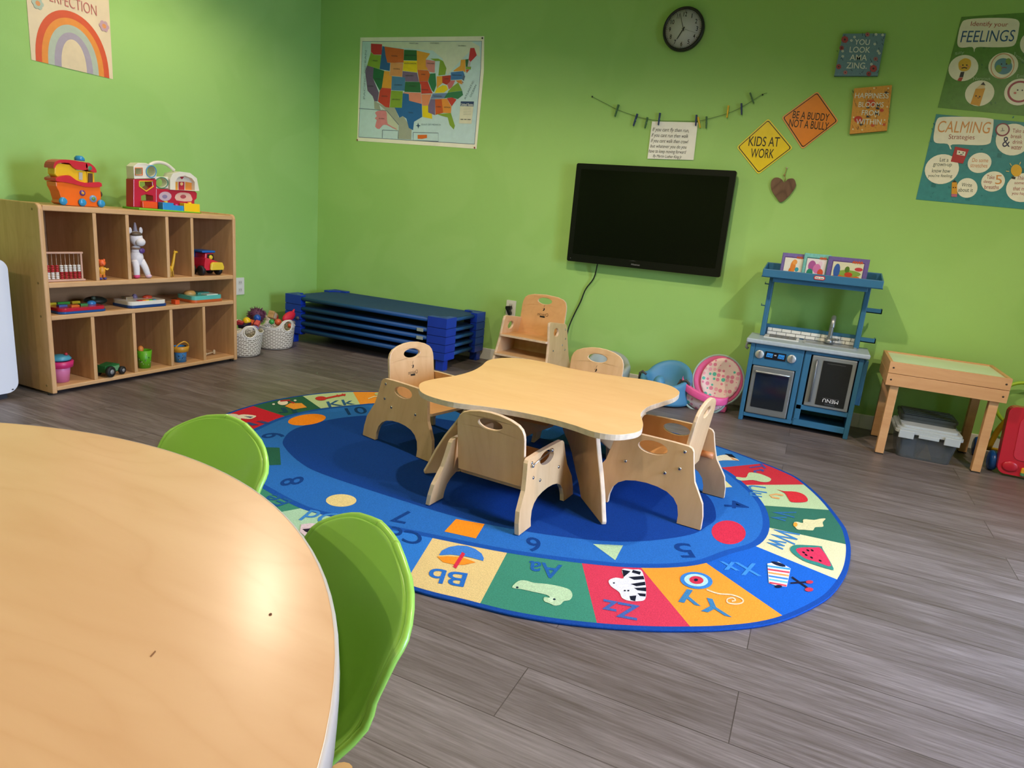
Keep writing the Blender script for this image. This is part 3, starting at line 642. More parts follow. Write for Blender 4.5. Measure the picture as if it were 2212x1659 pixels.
# string and clothespins
def garland():
    C = crop(1220, 0, .23508)
    pts = [(1860,858),(1818,872),(1730,925),(1630,985),(1500,1045),(1310,1098),(1215,1115),(1000,1114),(870,1112),(760,1095),(655,1070),(490,1010),(400,965),(255,890)]
    P = [onY(*C(*p), WY) for p in pts]; pp = smooth_loop([(p.x, WY - .009, p.z) for p in P], 4, False)
    st = MB().tube(pp, .0012, mat('#3c5a34', .8), 6).build('hanging_string'); tag(st, 'thin dark string sagging between two pins above the television', 'string')
    for x, y in ((255,890),(1818,872)):
        p = onY(*C(x, y), WY); q = MB().ball((p.x, WY - .006, p.z), (.005, .006, .005), mat('#20301c', .4), 8, 6).build('pin', st)
    G, Bl, Ye = ('green', '#3f6b40'), ('blue', '#1f3566'), ('yellow', '#e0b424')
    pins = [((500,965),(465,1075),G,'green wooden clothespin leaning on the string, nearest its left end'), ((672,1050),(635,1160),Bl,'blue clothespin hanging third of the row left of the note, second from the left end'),
            ((765,1082),(740,1180),G,'green clothespin hanging just left of the handwritten note'), ((880,1042),(864,1152),Bl,'dark blue clothespin gripping the note near its left corner'),
            ((1215,1060),(1206,1158),Bl,'dark blue clothespin gripping the top right corner of the note'), ((1230,1080),(1248,1178),Ye,'yellow clothespin leaning beside the right corner of the note'),
            ((1306,1075),(1302,1182),G,'green clothespin hanging upright just right of the note'), ((1508,975),(1493,1085),Ye,'yellow clothespin on the rising right part of the string'),
            ((1626,955),(1627,1058),Bl,'dark blue clothespin second from the right end of the string'), ((1705,858),(1738,952),G,'green clothespin tilted upward at the right end of the string')]
    pins[1] = (pins[1][0], pins[1][1], Bl, 'blue clothespin tilted on the string, second from its left end')
    for p0, p1, (nm, c), lab in pins:
        a = onY(*C(*p0), WY); b = onY(*C(*p1), WY); u = (b - a); u.y = 0; L = u.length; u.normalize(); n = Vector((u.z, 0, -u.x)) * .0045
        m = mat(c, .55, var=.15, scale=60); t = thing('clothespin', ((a.x + b.x) / 2, WY - .012, (a.z + b.z) / 2), 0, lab, 'clothespin', 'clothespins on the string')
        for s in (0, 1):
            mb = MB(); y0 = -.006 if s else .0005; y1 = -.0005 if s else .006
            cs = [(u * (-L / 2) - n), (u * (-L / 2) + n), (u * (L / 2) + n * .8), (u * (L / 2) - n * .8)]
            vs = [(c_.x, y0 - (.003 if (s and k < 2) else 0), c_.z) for k, c_ in enumerate(cs)] + [(c_.x, y1, c_.z) for c_ in cs]
            mb.add(vs, [(0, 1, 2, 3), (7, 6, 5, 4), (0, 1, 5, 4), (1, 2, 6, 5), (2, 3, 7, 6), (3, 0, 4, 7)], m); mb.build('prong', t)
        k = n.normalized() * .006; MB().tube([k * -1, k], .003, STEEL, 8).build('spring', t)
garland()

# television
def tv():
    D = 4.205
    q = [onY(*p, D) for p in ((1244,352),(1591,369),(1556,597),(1226,565.5))]
    x0 = (q[0].x + q[3].x) / 2; x1 = (q[1].x + q[2].x) / 2; z1 = (q[0].z + q[1].z) / 2; z0 = (q[2].z + q[3].z) / 2
    cx, cz = (x0 + x1) / 2, (z0 + z1) / 2; w_, h = (x1 - x0) / 2, (z1 - z0) / 2
    t = thing('television', (cx, D, cz), 0, 'black flat screen television mounted on the green wall', 'television')
    MB().prism(rrect(-w_, -h, w_, h, .012), lambda u, v, s: (u, s, v), 0, .035, mat('#0a0a0b', .3, spec=.3)).build('casing', t, bevel=.003)
    MB().prism(rrect(-w_ + .035, -h + .05, w_ - .035, h - .035, .002, 1), lambda u, v, s: (u, s, v), -.0008, .003, mat('#070707', .16, var=0, spec=.2)).build('screen', t)
    mb = MB(); a = Art(mb, lambda x, y, l: (x, -.0012 - l, y)); a.text('Hisense', -.03, -h + .022, (.055, 0), (0, .011), '#8a8a8a'); a.poly([(-.075, -h + .042), (-.045, -h + .044), (-.03, -h + .043), (-.045, -h + .0445)], '#c8c8c8'); a.ell(-w_ + .025, -h + .02, .0025, .0025, '#7a7a7a', n=10)
    mb.build('logo', t)
    MB().box(-.22, .22, .034, WY - D - .001, -.16, .12, mat('#17171a', .5)).build('wall_bracket', t)
tv()
TV = bpy.data.objects['television']
def cable(name, px, D, r, c):
    P = [onY(x, y, d) - TV.location for (x, y), d in zip(px, D)]
    return (MB().tube(smooth_loop([tuple(p) for p in P], 6, False), r, mat(c, .5), 8).build(name, TV))
cable('power_cord', [(1291,568),(1283,600),(1265,625),(1254,652),(1240,680),(1229,706),(1222,735)], [4.23,4.26,4.268,4.27,4.27,4.262,4.25], .0042, '#0d1210')

# wooden heart
def heart():
    C = crop(1220, 340, .22604); t = thing('wooden_heart', tuple(onY(*C(2095, 300), WY)), 0, 'brown wooden heart hanging from a pin below the yellow sign', 'ornament')
    o = Vector(t.location)
    pts = [(2105,238),(2130,212),(2160,203),(2190,208),(2205,235),(2208,275),(2180,325),(2130,385),(2065,430),(2020,380),(1980,320),(1970,270),(1978,225),(2005,198),(2040,195),(2075,212),(2095,238)]
    fn = lambda u, v, s: tuple(Vector((onY(*C(u, v), WY).x, WY - s, onY(*C(u, v), WY).z)) - o)
    MB().prism(smooth_loop(pts, 3), fn, .002, .014, wood('walnut', '#7a5a45', '#5a3d2e', rings=.4, axis=2)).build('heart', t, bevel=.002)
    L = [onY(*C(*p), WY) for p in ((2098,235),(2108,200),(2100,170),(2112,140),(2122,102))]
    MB().tube([(p.x - o.x, -.010 - o.y + WY, p.z - o.z) for p in L], .0022, mat('#a58a52', .9), 6).ball((L[2].x - o.x, -.01, L[2].z - o.z), .006, mat('#a58a52', .9), 8, 6).build('twine', t)
    MB().ball((L[-1].x - o.x, -.006, L[-1].z - o.z), .005, mat('#c9c2a8', .3), 8, 6).build('pin', t)
heart()

# canvases with lettering
def flower(a, x, y, r, c, cc, n=5):
    for k in range(n): t = 2 * PI * k / n + .3; a.ell(x + r * .55 * math.cos(t), y + r * .55 * math.sin(t), r * .5, r * .5, c, n=10)
    a.k += 1; a.ell(x, y, r * .3, r * .3, cc, n=10); a.k -= 1
def canvas(corn, base, side, texts, deco, lab):
    mb = MB(); C = crop(1760, 0, .28339); slab(mb, corn, .02, mat(base, .7, var=.08, scale=120), cr=C, medge=mat(side, .7), back=.001)
    a = Art(mb, lifted(.0212), cr=C); a.lay(); deco(a); a.k = 4
    for t, x, y, w_, h in texts: a.text(t, x, y, (w_, 3), (6, -h), '#e4e6e0', thin=.004)
    tag(mb.build('wall_canvas'), lab, 'canvas')
def deco1(a):
    rnd = random.Random(3)
    for k in range(46):
        x, y = rnd.uniform(165, 525), rnd.uniform(275, 575)
        if 245 < x < 430 and 300 < y < 535: continue
        a.line([(x, y), (x + rnd.uniform(-14, 14), y - rnd.uniform(10, 26))], 3.5, rnd.choice(['#2c4258', '#34506a', '#25384c']))
        if k % 2: a.ell(x, y, 3.5, 3.5, '#26384e', n=6)
    a.k = 2
    for x, y, r, c in ((228,310,26,'#a84a52'),(204,374,17,'#9c4a50'),(400,272,16,'#b0606a'),(182,516,19,'#a84a52'),(445,530,27,'#ab4850'),(410,570,18,'#9a3f48'),(462,458,16,'#a86a78'),(232,560,15,'#b8707a')): flower(a, x, y, r, c, '#3a2c3a', 7)
    for x, y in ((302,292),(278,318),(455,345),(480,398),(212,398),(213,438),(430,498),(490,415),(465,272),(515,276)): flower(a, x, y, 10, '#d8dcd8', '#7c92a0')
canvas([(215,265),(540,264),(478,585),(147,585)], '#6d8fa3', '#3f5f74', [('YOU',360,330,115,42),('LOOK',343,388,155,44),('AMA',332,447,130,44),('ZING.',318,508,155,46)], deco1, 'small blue floral canvas reading YOU LOOK AMAZING, top of the right wall group')
def deco2(a):
    rnd = random.Random(5)
    for k in range(60):
        x, y = rnd.uniform(285, 575), rnd.uniform(670, 1000)
        a.line([(x, y), (x + rnd.uniform(-12, 12), y - rnd.uniform(8, 26))], 3.5, rnd.choice(['#8a5a2a', '#a06a30', '#3d3a3c', '#b9772e']))
    a.k = 2
    for x, y, r, c in ((428,790,32,'#c8502e'),(330,915,32,'#c0392b'),(508,847,16,'#c0452e'),(440,960,15,'#c8552e'),(525,955,13,'#c8552e')): a.ell(x, y, r, r * .8, c, n=12)
    for x, y in ((405,830),(480,838),(545,718),(355,958),(405,900)):
        for k in range(5): a.line([(x, y), (x + 16 * math.cos(k * .7 + .5), y - 16 * math.sin(k * .7 + .2))], 5, '#22303c')
    for x, y in ((450,680),(558,680),(295,900),(290,990),(360,995),(550,820),(460,893),(530,920)): a.ell(x, y, 7, 7, '#e8d8a8', n=8)
canvas([(300,680),(587,655),(548,1000),(265,1026)], '#d89a43', '#9c5f1e', [('HAPPINESS',433,736,255,40),('BLOOMS',428,804,190,40),('FROM',422,866,130,40),('WITHIN.',416,934,205,42)], deco2, 'small orange floral canvas reading HAPPINESS BLOOMS FROM WITHIN')

# feelings and calming posters (they run on past the frame to the right)
def poster_base(corn, m, C, mb):
    P = [onY(*C(*p), WY) for p in corn]
    mb.prism([(p.x, p.z) for p in P], lambda u, v, t: (u, WY - t, v), .001, .002, m)
def feelings():
    C = crop(1760, 0, .28339); mb = MB()
    poster_base([(1118,130),(2450,40),(2405,960),(937,820)], mat('#5f8f42', .35, var=.1, scale=40), C, mb)
    a = Art(mb, lifted(.0022), cr=C, rough=.35); a.lay()
    rnd = random.Random(2)
    for k in range(60):
        x, y = rnd.uniform(1000, 2200), rnd.uniform(240, 810)
        a.line([(x, y), (x + rnd.uniform(-22, 22), y + rnd.uniform(-16, 16))], rnd.choice([6, 14]), rnd.choice(['#517f38', '#4a7a45']))
    a.k = 2; W_ = '#f2eedb'
    a.poly(smooth_loop([(1115,185),(1160,150),(1330,138),(1500,142),(1555,165),(1555,220),(1530,330),(1480,358),(1350,362),(1232,362),(1215,400),(1200,360),(1120,365),(1088,345),(1090,280)], 3), W_)
    for x, y, rx, ry in ((1132,520,116,98),(1436,502,116,98),(1256,712,114,96),(1560,702,120,100),(1680,330,120,100),(1800,560,116,98),(1950,300,120,100)): a.ell(x, y, rx, ry, W_, rot=-.35)
    a.k = 3
    a.text('Identify your', 1330, 190, (285, 6), (4, -46), '#b04a3c', shear=.1); a.text('FEELINGS', 1318, 277, (410, -8), (12, -88), '#31598c', shear=.12)
    for t, x, y, w_, r in (('Silly',1103,408,72,-14),('Nervous',1272,600,130,-2),('Excited',1560,440,80,60),('Embarrassed',1640,580,200,-4)): a.text(t, x, y, (w_, r), (3, -26), '#a9c79a')
    a.poly(smooth_loop([(1100,530),(1095,480),(1120,455),(1150,445),(1185,460),(1190,500),(1170,535),(1130,545)], 3), '#e3b53a'); a.poly([(1112,550),(1140,548),(1130,590),(1100,590)], '#39363c'); a.poly([(1100,592),(1130,592),(1115,622),(1085,615)], '#b8453c')
    a.ring(1430, 505, 88, 100, 7, '#d8a07a', rot=.5); a.ell(1436, 507, 68, 62, '#5d93a8'); a.ell(1400, 525, 25, 30, '#7fa04c', n=12); a.ell(1475, 470, 22, 25, '#7fa04c', n=12)
    a.poly([(1225,678),(1298,675),(1255,810),(1185,795)], '#e0a032'); a.poly([(1225,678),(1298,675),(1290,650),(1262,648)], '#e8cfa0'); a.poly([(1262,648),(1300,652),(1285,625)], '#3a3838')
    a.ring(1560, 700, 95, 82, 17, '#a5404e', rot=-.3)
    a.k = 4
    for x, y in ((1128,498),(1158,498),(1422,490),(1460,490),(1228,733),(1256,738),(1545,688),(1580,690)): a.ell(x, y, 6, 6, '#2b2226', n=8)
    a.line([(1118,522),(1138,516),(1160,522)], 8, '#3a2222'); a.line([(1422,520),(1445,514),(1462,520)], 6, '#9a4a4a'); a.line([(1238,745),(1245,750),(1252,745)], 4, '#4a2c20')
    a.ell(1110, 510, 8, 6, '#e08a6a', n=8); a.ell(1168, 508, 8, 6, '#e08a6a', n=8); a.ell(1525, 710, 11, 9, '#d87a7a', n=8)
    tag(mb.build('feelings_poster'), 'green poster reading Identify your FEELINGS with round cartoon faces, upper right', 'poster')
def calming():
    C = crop(1760, 0, .28339); mb = MB()
    poster_base([(925,870),(2440,1010),(2300,1660),(770,1520)], mat('#3b8c93', .35, var=.08, scale=40), C, mb)
    a = Art(mb, lifted(.0022), cr=C, rough=.35); a.lay(); rnd = random.Random(4)
    for k in range(110):
        x, y = rnd.uniform(860, 1900), rnd.uniform(890, 1530)
        if k % 6 == 0: a.poly([(x, y), (x + 34, y + 4), (x + 28, y + 36), (x - 6, y + 32)], '#2c777e')
        else: a.line([(x, y), (x + rnd.uniform(-18, 18), y + rnd.uniform(-14, 14))], rnd.choice([5, 9]), rnd.choice(['#2c7780', '#2a6f80']))
    a.k = 2; W_ = '#f6f2e2'
    a.poly(smooth_loop([(930,915),(980,892),(1200,893),(1340,905),(1362,930),(1345,1060),(1325,1098),(1240,1108),(1048,1102),(1042,1135),(1030,1135),(1010,1098),(930,1092),(905,1065),(912,990)], 3), W_)
    for x, y, rx, ry in ((968,1290,132,112),(1255,1242,92,76),(1160,1433,80,75),(1358,1384,92,76),(1510,1065,134,120),(1590,1430,136,108),(1760,1270,120,100),(1830,1080,120,100)): a.ell(x, y, rx, ry, W_, rot=-.3)
    a.k = 3
    a.text('CALMING', 1138, 970, (400, 10), (14, -88), '#de9a58', shear=.1); a.text('Strategies', 1118, 1050, (198, 4), (4, -46), '#a04a44', shear=.05)
    def tx(t, x, y, w_, c, h=30): a.text(t, x, y, (w_, 3), (3, -h), c, shear=.08)
    G = '#3f5248'
    tx('Let a', 985, 1218, 65, G); tx('grown-up', 972, 1262, 142, G); tx('know how', 962, 1302, 140, G); tx("you're feeling", 955, 1342, 185, G)
    tx('Do some', 1260, 1222, 122, '#d88a50'); tx('stretches', 1250, 1262, 130, '#d88a50')
    tx('Write', 1158, 1410, 78, G); tx('about it', 1148, 1448, 112, G)
    R_ = '#a8504a'; tx('Take', 1340, 1350, 60, R_); tx('deep', 1318, 1388, 64, R_); tx('breaths', 1346, 1426, 110, R_); a.text('5', 1400, 1370, (50, 2), (4, -70), '#de9a58')
    tx('Take a', 1552, 998, 90, R_); tx('break', 1535, 1040, 84, R_); tx('drink', 1545, 1083, 76, R_); tx('water', 1536, 1126, 84, R_); a.text('&', 1458, 1082, (58, 0), (4, -78), '#3a3a5c')
    tx('Think of', 1600, 1358, 120, R_); tx('something', 1590, 1398, 140, R_); tx('that makes', 1585, 1438, 150, R_); tx('you happy', 1570, 1478, 140, R_)
    a.k = 4
    a.poly([(1070,1118),(1175,1140),(1128,1248),(1035,1232)], '#b8303a'); a.poly([(1085,1145),(1150,1158),(1142,1190),(1080,1178)], '#eae6da')
    a.ell(1430, 990, 56, 50, '#8c3f4e', rot=-.3); a.poly([(1045,1390),(1083,1390),(1085,1480),(1040,1478)], '#e0a032'); a.poly([(1040,1478),(1085,1480),(1082,1502),(1040,1500)], '#c06a86'); a.poly([(1045,1390),(1083,1390),(1064,1372)], '#2b2b2b')
    a.ell(1535, 1300, 42, 46, '#e8b53a'); a.poly([(1500,1345),(1530,1350),(1525,1368),(1498,1362)], '#343438')
    a.k = 5; a.ell(1430, 989, 44, 40, '#e6e0d0', rot=-.3); a.line([(1428,975),(1430,995)], 4, '#333333'); a.line([(1415,1000),(1445,996)], 4, '#333333')
    for x, y in ((1100,1162),(1130,1166),(1055,1430),(1072,1430)): a.ell(x, y, 5, 5, '#222222', n=8)
    a.line([(1105,1178),(1125,1178)], 5, '#222222'); a.line([(1455,1305),(1480,1308)], 6, '#e8cf8a'); a.line([(1485,1245),(1498,1265)], 6, '#e8cf8a'); a.line([(1568,1235),(1558,1255)], 6, '#e8cf8a')
    tag(mb.build('calming_poster'), 'teal poster reading CALMING Strategies with white bubbles, below the feelings poster', 'poster')
feelings(); calming()

# rainbow poster on the left wall
def rainbow():
    C = crop(0, 0, .13562); mb = MB()
    p = [onX(*C(x, y), WX) for x, y in ((425,0),(490,960),(1785,1250),(1740,0))]
    y0, y1 = (p[0].y + p[1].y) / 2, (p[2].y + p[3].y) / 2; zb = (p[1].z + p[2].z) / 2
    mb.prism([(y0, zb), (y1, zb), (y1, zb + .56), (y0, zb + .56)], lambda u, v, t: (WX + t, u, v), .001, .002, mat('#e6d3ae', .6))
    cy = (y0 + y1) / 2; W2 = (y1 - y0) / 2
    a = Art(mb, lambda x, y, l: (WX + .0022 + l, cy + x * W2, zb + y * W2)); a.lay()
    top = [.93, .80, .68, .53, .42]
    cs = ['#d9582f', '#e8923a', '#b4c0ab', '#aaa0ac', '#e2cfa8']; ws = [.90, .76, .62, .47, .31]; hs = [1.32, 1.16, 1.01, .84, .69]
    for c, w_, h in zip(cs, ws, hs):
        a.poly([(w_ * math.cos(PI * k / 30), 0.0 + h * math.sin(PI * k / 30) ** .85) for k in range(31)], c); a.lay()
    a.text('PERFECTION', .03, 1.52, (1.25, 0), (0, .24), '#c8736a', thin=-.01)
    for x, y, c in ((-.76, 1.27, '#b3c4ae'), (.83, 1.22, '#c3a0a8')):
        for k in range(6): t = k * PI / 3; a.ell(x + .08 * math.cos(t), y + .08 * math.sin(t), .055, .055, c, n=10)
        a.k += 1; a.ell(x, y, .055, .055, '#e0985a', n=12); a.k -= 1
    tag(mb.build('rainbow_poster'), 'cream poster with red, orange and grey rainbow on the left wall', 'poster')
rainbow()

# wall sockets
def outlet(name, loc, rz, lab, filled):
    t = thing(name, loc, rz, lab, 'outlet')
    MB().prism(rrect(-.037, -.06, .037, .06, .004), lambda u, v, s: (u, -s, v), 0, .006, mat('#e4e2da', .35, var=.01)).build('cover_plate', t, bevel=.0015)
    for z in (-.026, .026):
        b = MB(); b.prism(rrect(-.017, z - .014, .017, z + .014, .008), lambda u, v, s: (u, -s, v), .006, .0075, mat('#d6d3ca', .35)); b.box(-.008, -.006, -.0082, -.0074, z - .004, z + .006, BLACK); b.box(.006, .008, -.0082, -.0074, z - .004, z + .006, BLACK); b.build('socket', t)
    return t
c = onY(1104, 667, WY); outlet('wall_outlet', (c.x, WY, c.z), 0, 'white wall outlet with black plug beside the tall wooden chair', 1)
C7 = crop(1040, 600, .17179)
mb = MB(); slab(mb, [(330,352),(392,350),(398,385),(375,400),(392,440),(385,468),(362,465),(340,405),(326,378)], .03, BLACK, cr=C7, back=.009); tag(mb.build('power_plug', bevel=.003), 'black power plug in the outlet behind the tall wooden chair', 'plug')
c = onX(517.5, 618, WX); outlet('wall_outlet', (WX, c.y, c.z), PI / 2, 'white wall outlet on the left wall beside the cubby shelf', 0)
# ------------------------------------------------------------------ toddler chairs
HALF = [(0,.0),(.0,.014),(.001,.045),(.010,.09),(.032,.128),(.050,.158),(.061,.2),(.069,.24),(.073,.262),(.080,.272),(.092,.277),(.15,.2795),(.2175,.28)]
ARCH = [(.085,0),(.0855,.03),(.094,.062),(.112,.085),(.14,.101),(.175,.109),(.2175,.112)]
def side_outline(zs):
    L = [(s, z * zs) for s, z in HALF]; R = [(.435 - s, z) for s, z in L[::-1][1:]]
    A = [(s, z * zs) for s, z in ARCH]; AR = [(.435 - s, z) for s, z in A[::-1][1:]]
    return L + R + (A + AR)[::-1]
def side_fn(sg, off=0, tilt=.13, hw=.1875, s0=.2175):
    # sg=+1 left panel (+y); t measured inward from the outer face
    return lambda u, v, t: (u - s0, sg * (hw - tilt * v - t), v)
def bolt_mesh():
    mb = MB(); mb.lathe([(0, 0), (.0062, 0), (.0062, .0015), (.004, .003), (.0, .003)], STEEL, 10, cap=False); mb.add([(.0025 * math.cos(a), .0025 * math.sin(a), .0031) for a in [k * PI / 3 for k in range(6)]], [tuple(range(6))], BLACK)
    return mb
BOLT = None
def bolt(parent, pos, sg):
    global BOLT
    if BOLT is None:
        BOLT = bolt_mesh().build('bolt', parent); o = BOLT
    else: o = BOLT.copy(); COL.objects.link(o); o.parent = parent
    o.location = pos; o.rotation_euler = (-sg * PI / 2, 0, 0)
    return o
def logo(a, cx, cz, k):
    D_ = '#171210'
    a.k = 1
    a.text('Chairries', cx, cz, (.058 * k, 0), (0, .0165 * k), D_, thin=-.012)
    a.poly([(cx - .013 * k, cz - .017 * k), (cx + .014 * k, cz - .016 * k), (cx + .014 * k, cz - .008 * k), (cx - .013 * k, cz - .009 * k)], D_)
    a.poly([(cx - .006 * k, cz + .024 * k), (cx - .007 * k, cz + .030 * k), (cx - .004 * k, cz + .034 * k), (cx + .001 * k, cz + .032 * k), (cx - .001 * k, cz + .028 * k), (cx + .001 * k, cz + .023 * k), (cx + .004 * k, cz + .020 * k), (cx + .0, cz + .018 * k), (cx - .004 * k, cz + .020 * k)], D_)
    a.ell(cx + .0055 * k, cz + .030 * k, .0016, .0016, D_, n=8); a.line([(cx - .001 * k, cz + .036 * k), (cx - .001 * k, cz + .044 * k), (cx - .005 * k, cz + .050 * k)], .0012, D_)
def chair(loc, rz, zs, label, group=None, peg=False, spring=False):
    t = thing('toddler_chair', (loc[0], loc[1], OZ), rz, label, 'chair', group)
    k = .86 if zs < .95 else 1
    for sg, in ((1,), (-1,)):
        hole = [(.218 + .055 * math.cos(q), .243 * zs + .024 * math.sin(q)) for q in [i * PI / 12 for i in range(24)]]
        p = MB().prism(side_outline(zs), side_fn(sg), 0, .016, W_PLY, holes=[hole], medge=W_EDGE).build('side_panel', t, bevel=.004)
        for s, z in ((.103, .256), (.11, .193), (.159, .165), (.31, .17)):
            z *= zs; bolt(p, (s - .2175, sg * (.1875 - .13 * z), z), sg)
    # backrest
    hb = .29 * k; zb = .14 * zs; s0, s1 = .125, .088
    W_ = .134
    prof = [(W_, .0), (W_, .205), (W_ * .985, .226), (W_ * .93, .246), (W_ * .82, .262), (W_ * .6, .276), (W_ * .3, .286), (0, .289)]
    out = [(x, z * k) for x, z in prof] + [(-x, z * k) for x, z in prof[::-1][1:]]
    hole = [(.048 * math.cos(q), .238 * k + .0205 * math.sin(q)) for q in [i * PI / 12 for i in range(24)]]
    dz = (hb ** 2 - (s0 - s1) ** 2) ** .5
    fn = lambda u, v, t_: (s0 + (s1 - s0) * v / hb - .2175 + t_ * dz / hb, u, zb + dz * v / hb + t_ * (s0 - s1) / hb)
    mb = MB().prism(out, fn, -.014, 0, W_PLY, holes=[hole], medge=W_EDGE)
    a = Art(mb, lambda x, y, l: fn(-x, y, .0004 + l)); logo(a, 0, .152 * k, k)
    mb.build('backrest', t, bevel=.003)
    # seat board, slightly higher in front
    zs_ = .163 * zs
    fs = lambda u, v, t_: (v - .2175, u, zs_ + (v - .12) * .05 + t_)
    MB().prism(rrect(-.149, .125, .149, .385, .01), fs, 0, .012, W_PLYX, medge=W_EDGE).build('seat', t, bevel=.003)
    MB().prism(rrect(-.146, .15, .146, .17, .004), fs, -.05, -.001, W_PLY).build('stretcher', t)
    if peg: MB().tube([(-.2175 + .11, -.145, .17), (-.2175 + .062, -.145, .168)], .013, mat('#c07a45', .5), 14).build('wooden_peg', t)
    if spring:
        p = [(-.2175 + s, -(.1875 - .13 * z) - .004, z) for s, z in ((.10, .207), (.25, .222))]
        MB().tube(p, .0022, STEEL, 8).ball(p[0], .007, STEEL, 10, 8).ball(p[1], .007, STEEL, 10, 8).build('metal_latch', t)
    return t
def place(rear_r, rz):   # rear right foot corner on the floor -> centre
    c, s = math.cos(rz), math.sin(rz); dx, dy = .2175, .1875
    return (rear_r[0] + c * dx - s * dy, rear_r[1] + s * dx + c * dy)
GC = 'toddler chairs around the low table'
ra = math.atan2(.433, .031); chair(place((-.737, 1.831), ra), ra, .84, 'low plywood toddler chair seen from behind at the near side of the table', GC, spring=True)
rb = math.radians(-14); chair(place((-1.735, 2.318), rb), rb, 1, 'plywood toddler chair with printed cherry logo at the left side of the table', GC)
rc = math.radians(180 - 5.2); c_, s_ = math.cos(rc), math.sin(rc)
chair(((-.22 + -.189) / 2 + c_ * .2175, (2.238 + 2.609) / 2 + s_ * .2175), rc, 1, 'plywood toddler chair with bare wooden back at the right side of the table', GC, peg=True)
chair((-.908, 2.955), -PI / 2 + .06, 1, 'plywood toddler chair behind the table, only its back showing above the tabletop', GC)

# ------------------------------------------------------------------ low cloud-shaped table
def low_table():
    H = .36; O = Vector((-.88, 2.42, OZ))
    t = thing('activity_table', tuple(O), 0, 'low birch table with wavy cloud-shaped top standing on the rug', 'table')
    px = [(905,838),(909,827),(935,819),(985,811),(1020,801),(1040,790),(1053,779),(1075,774),(1105,773),(1140,776),(1180,783),(1230,795),(1290,806),(1340,813),(1400,821),(1445,832),(1465,843),(1467,851),(1455,860),(1430,868),(1403,877),(1388,888),(1384,897),(1388,909),(1389,920),(1383,930),(1365,936),(1330,939),(1285,933),(1240,918),(1190,904),(1140,893),(1090,884),(1040,877),(980,869),(935,858),(912,848)]
    q = [onZ(x, y, H + OZ) - O for x, y in px]; L = smooth_loop([(p.x, p.y) for p in q], 4)
    MB().prism(L, lambda u, v, s: (u, v, s), H - .02, H, W_KTOP, medge=mat('#d8c4a8', .4, var=.12, scale=50)).build('tabletop', t, bevel=.003)
    cen = Vector((-.87, 2.52))
    outer = [(.525,0),(.526,.012),(.512,.041),(.488,.097),(.457,.152),(.412,.218),(.387,.26),(.372,.30),(.37,H - .021)]
    inner = [(0,.20),(.03,.175),(.107,.15),(.157,.126),(.221,.075),(.272,.04),(.309,0)]
    poly = inner + outer + [(0, H - .021)]
    for tip in ((-.531, 2.086), (-1.262, 2.108), (-1.31, 2.73), (-.52, 2.88)):
        d = Vector(tip) - cen; L_ = d.length; d /= L_; n = Vector((-d.y, d.x)); k = L_ / .525
        fn = lambda u, v, s, d=d, n=n, k=k: (cen.x + d.x * (u * k + .012) + n.x * s - O.x, cen.y + d.y * (u * k + .012) + n.y * s - O.y, v)
        MB().prism(poly, fn, -.009, .009, W_PLY, medge=W_EDGE).build('leg', t, bevel=.004)
    mb = MB().prism(rrect(-1.235 - O.x, .215, -.865 - O.x, H - .021, .015), lambda u, v, s: (u, 2.36 - O.y + s, v), -.008, .008, wood('birch_apron', '#b58358', '#a06f48', rings=.2))
    a = Art(mb, lambda x, y, l: (x, 2.3515 - O.y - l, y)); 
    a.k = 1; a.poly([(-.985 - O.x, .232), (-.95 - O.x, .232), (-.95 - O.x, .262), (-.985 - O.x, .262)], '#cdb79a'); a.k = 2; a.text('A', -.967 - O.x, .247, (.016, 0), (0, .016), '#151210')
    ap = mb.build('apron', t, bevel=.002)
    MB().lathe([(0, 0), (.009, 0), (.009, .002), (0, .002)], STEEL, 12, cap=False).build('bolt', ap, loc=(-1.13 - O.x, 2.351 - O.y, .275)).rotation_euler = (PI / 2, 0, 0)
low_table()

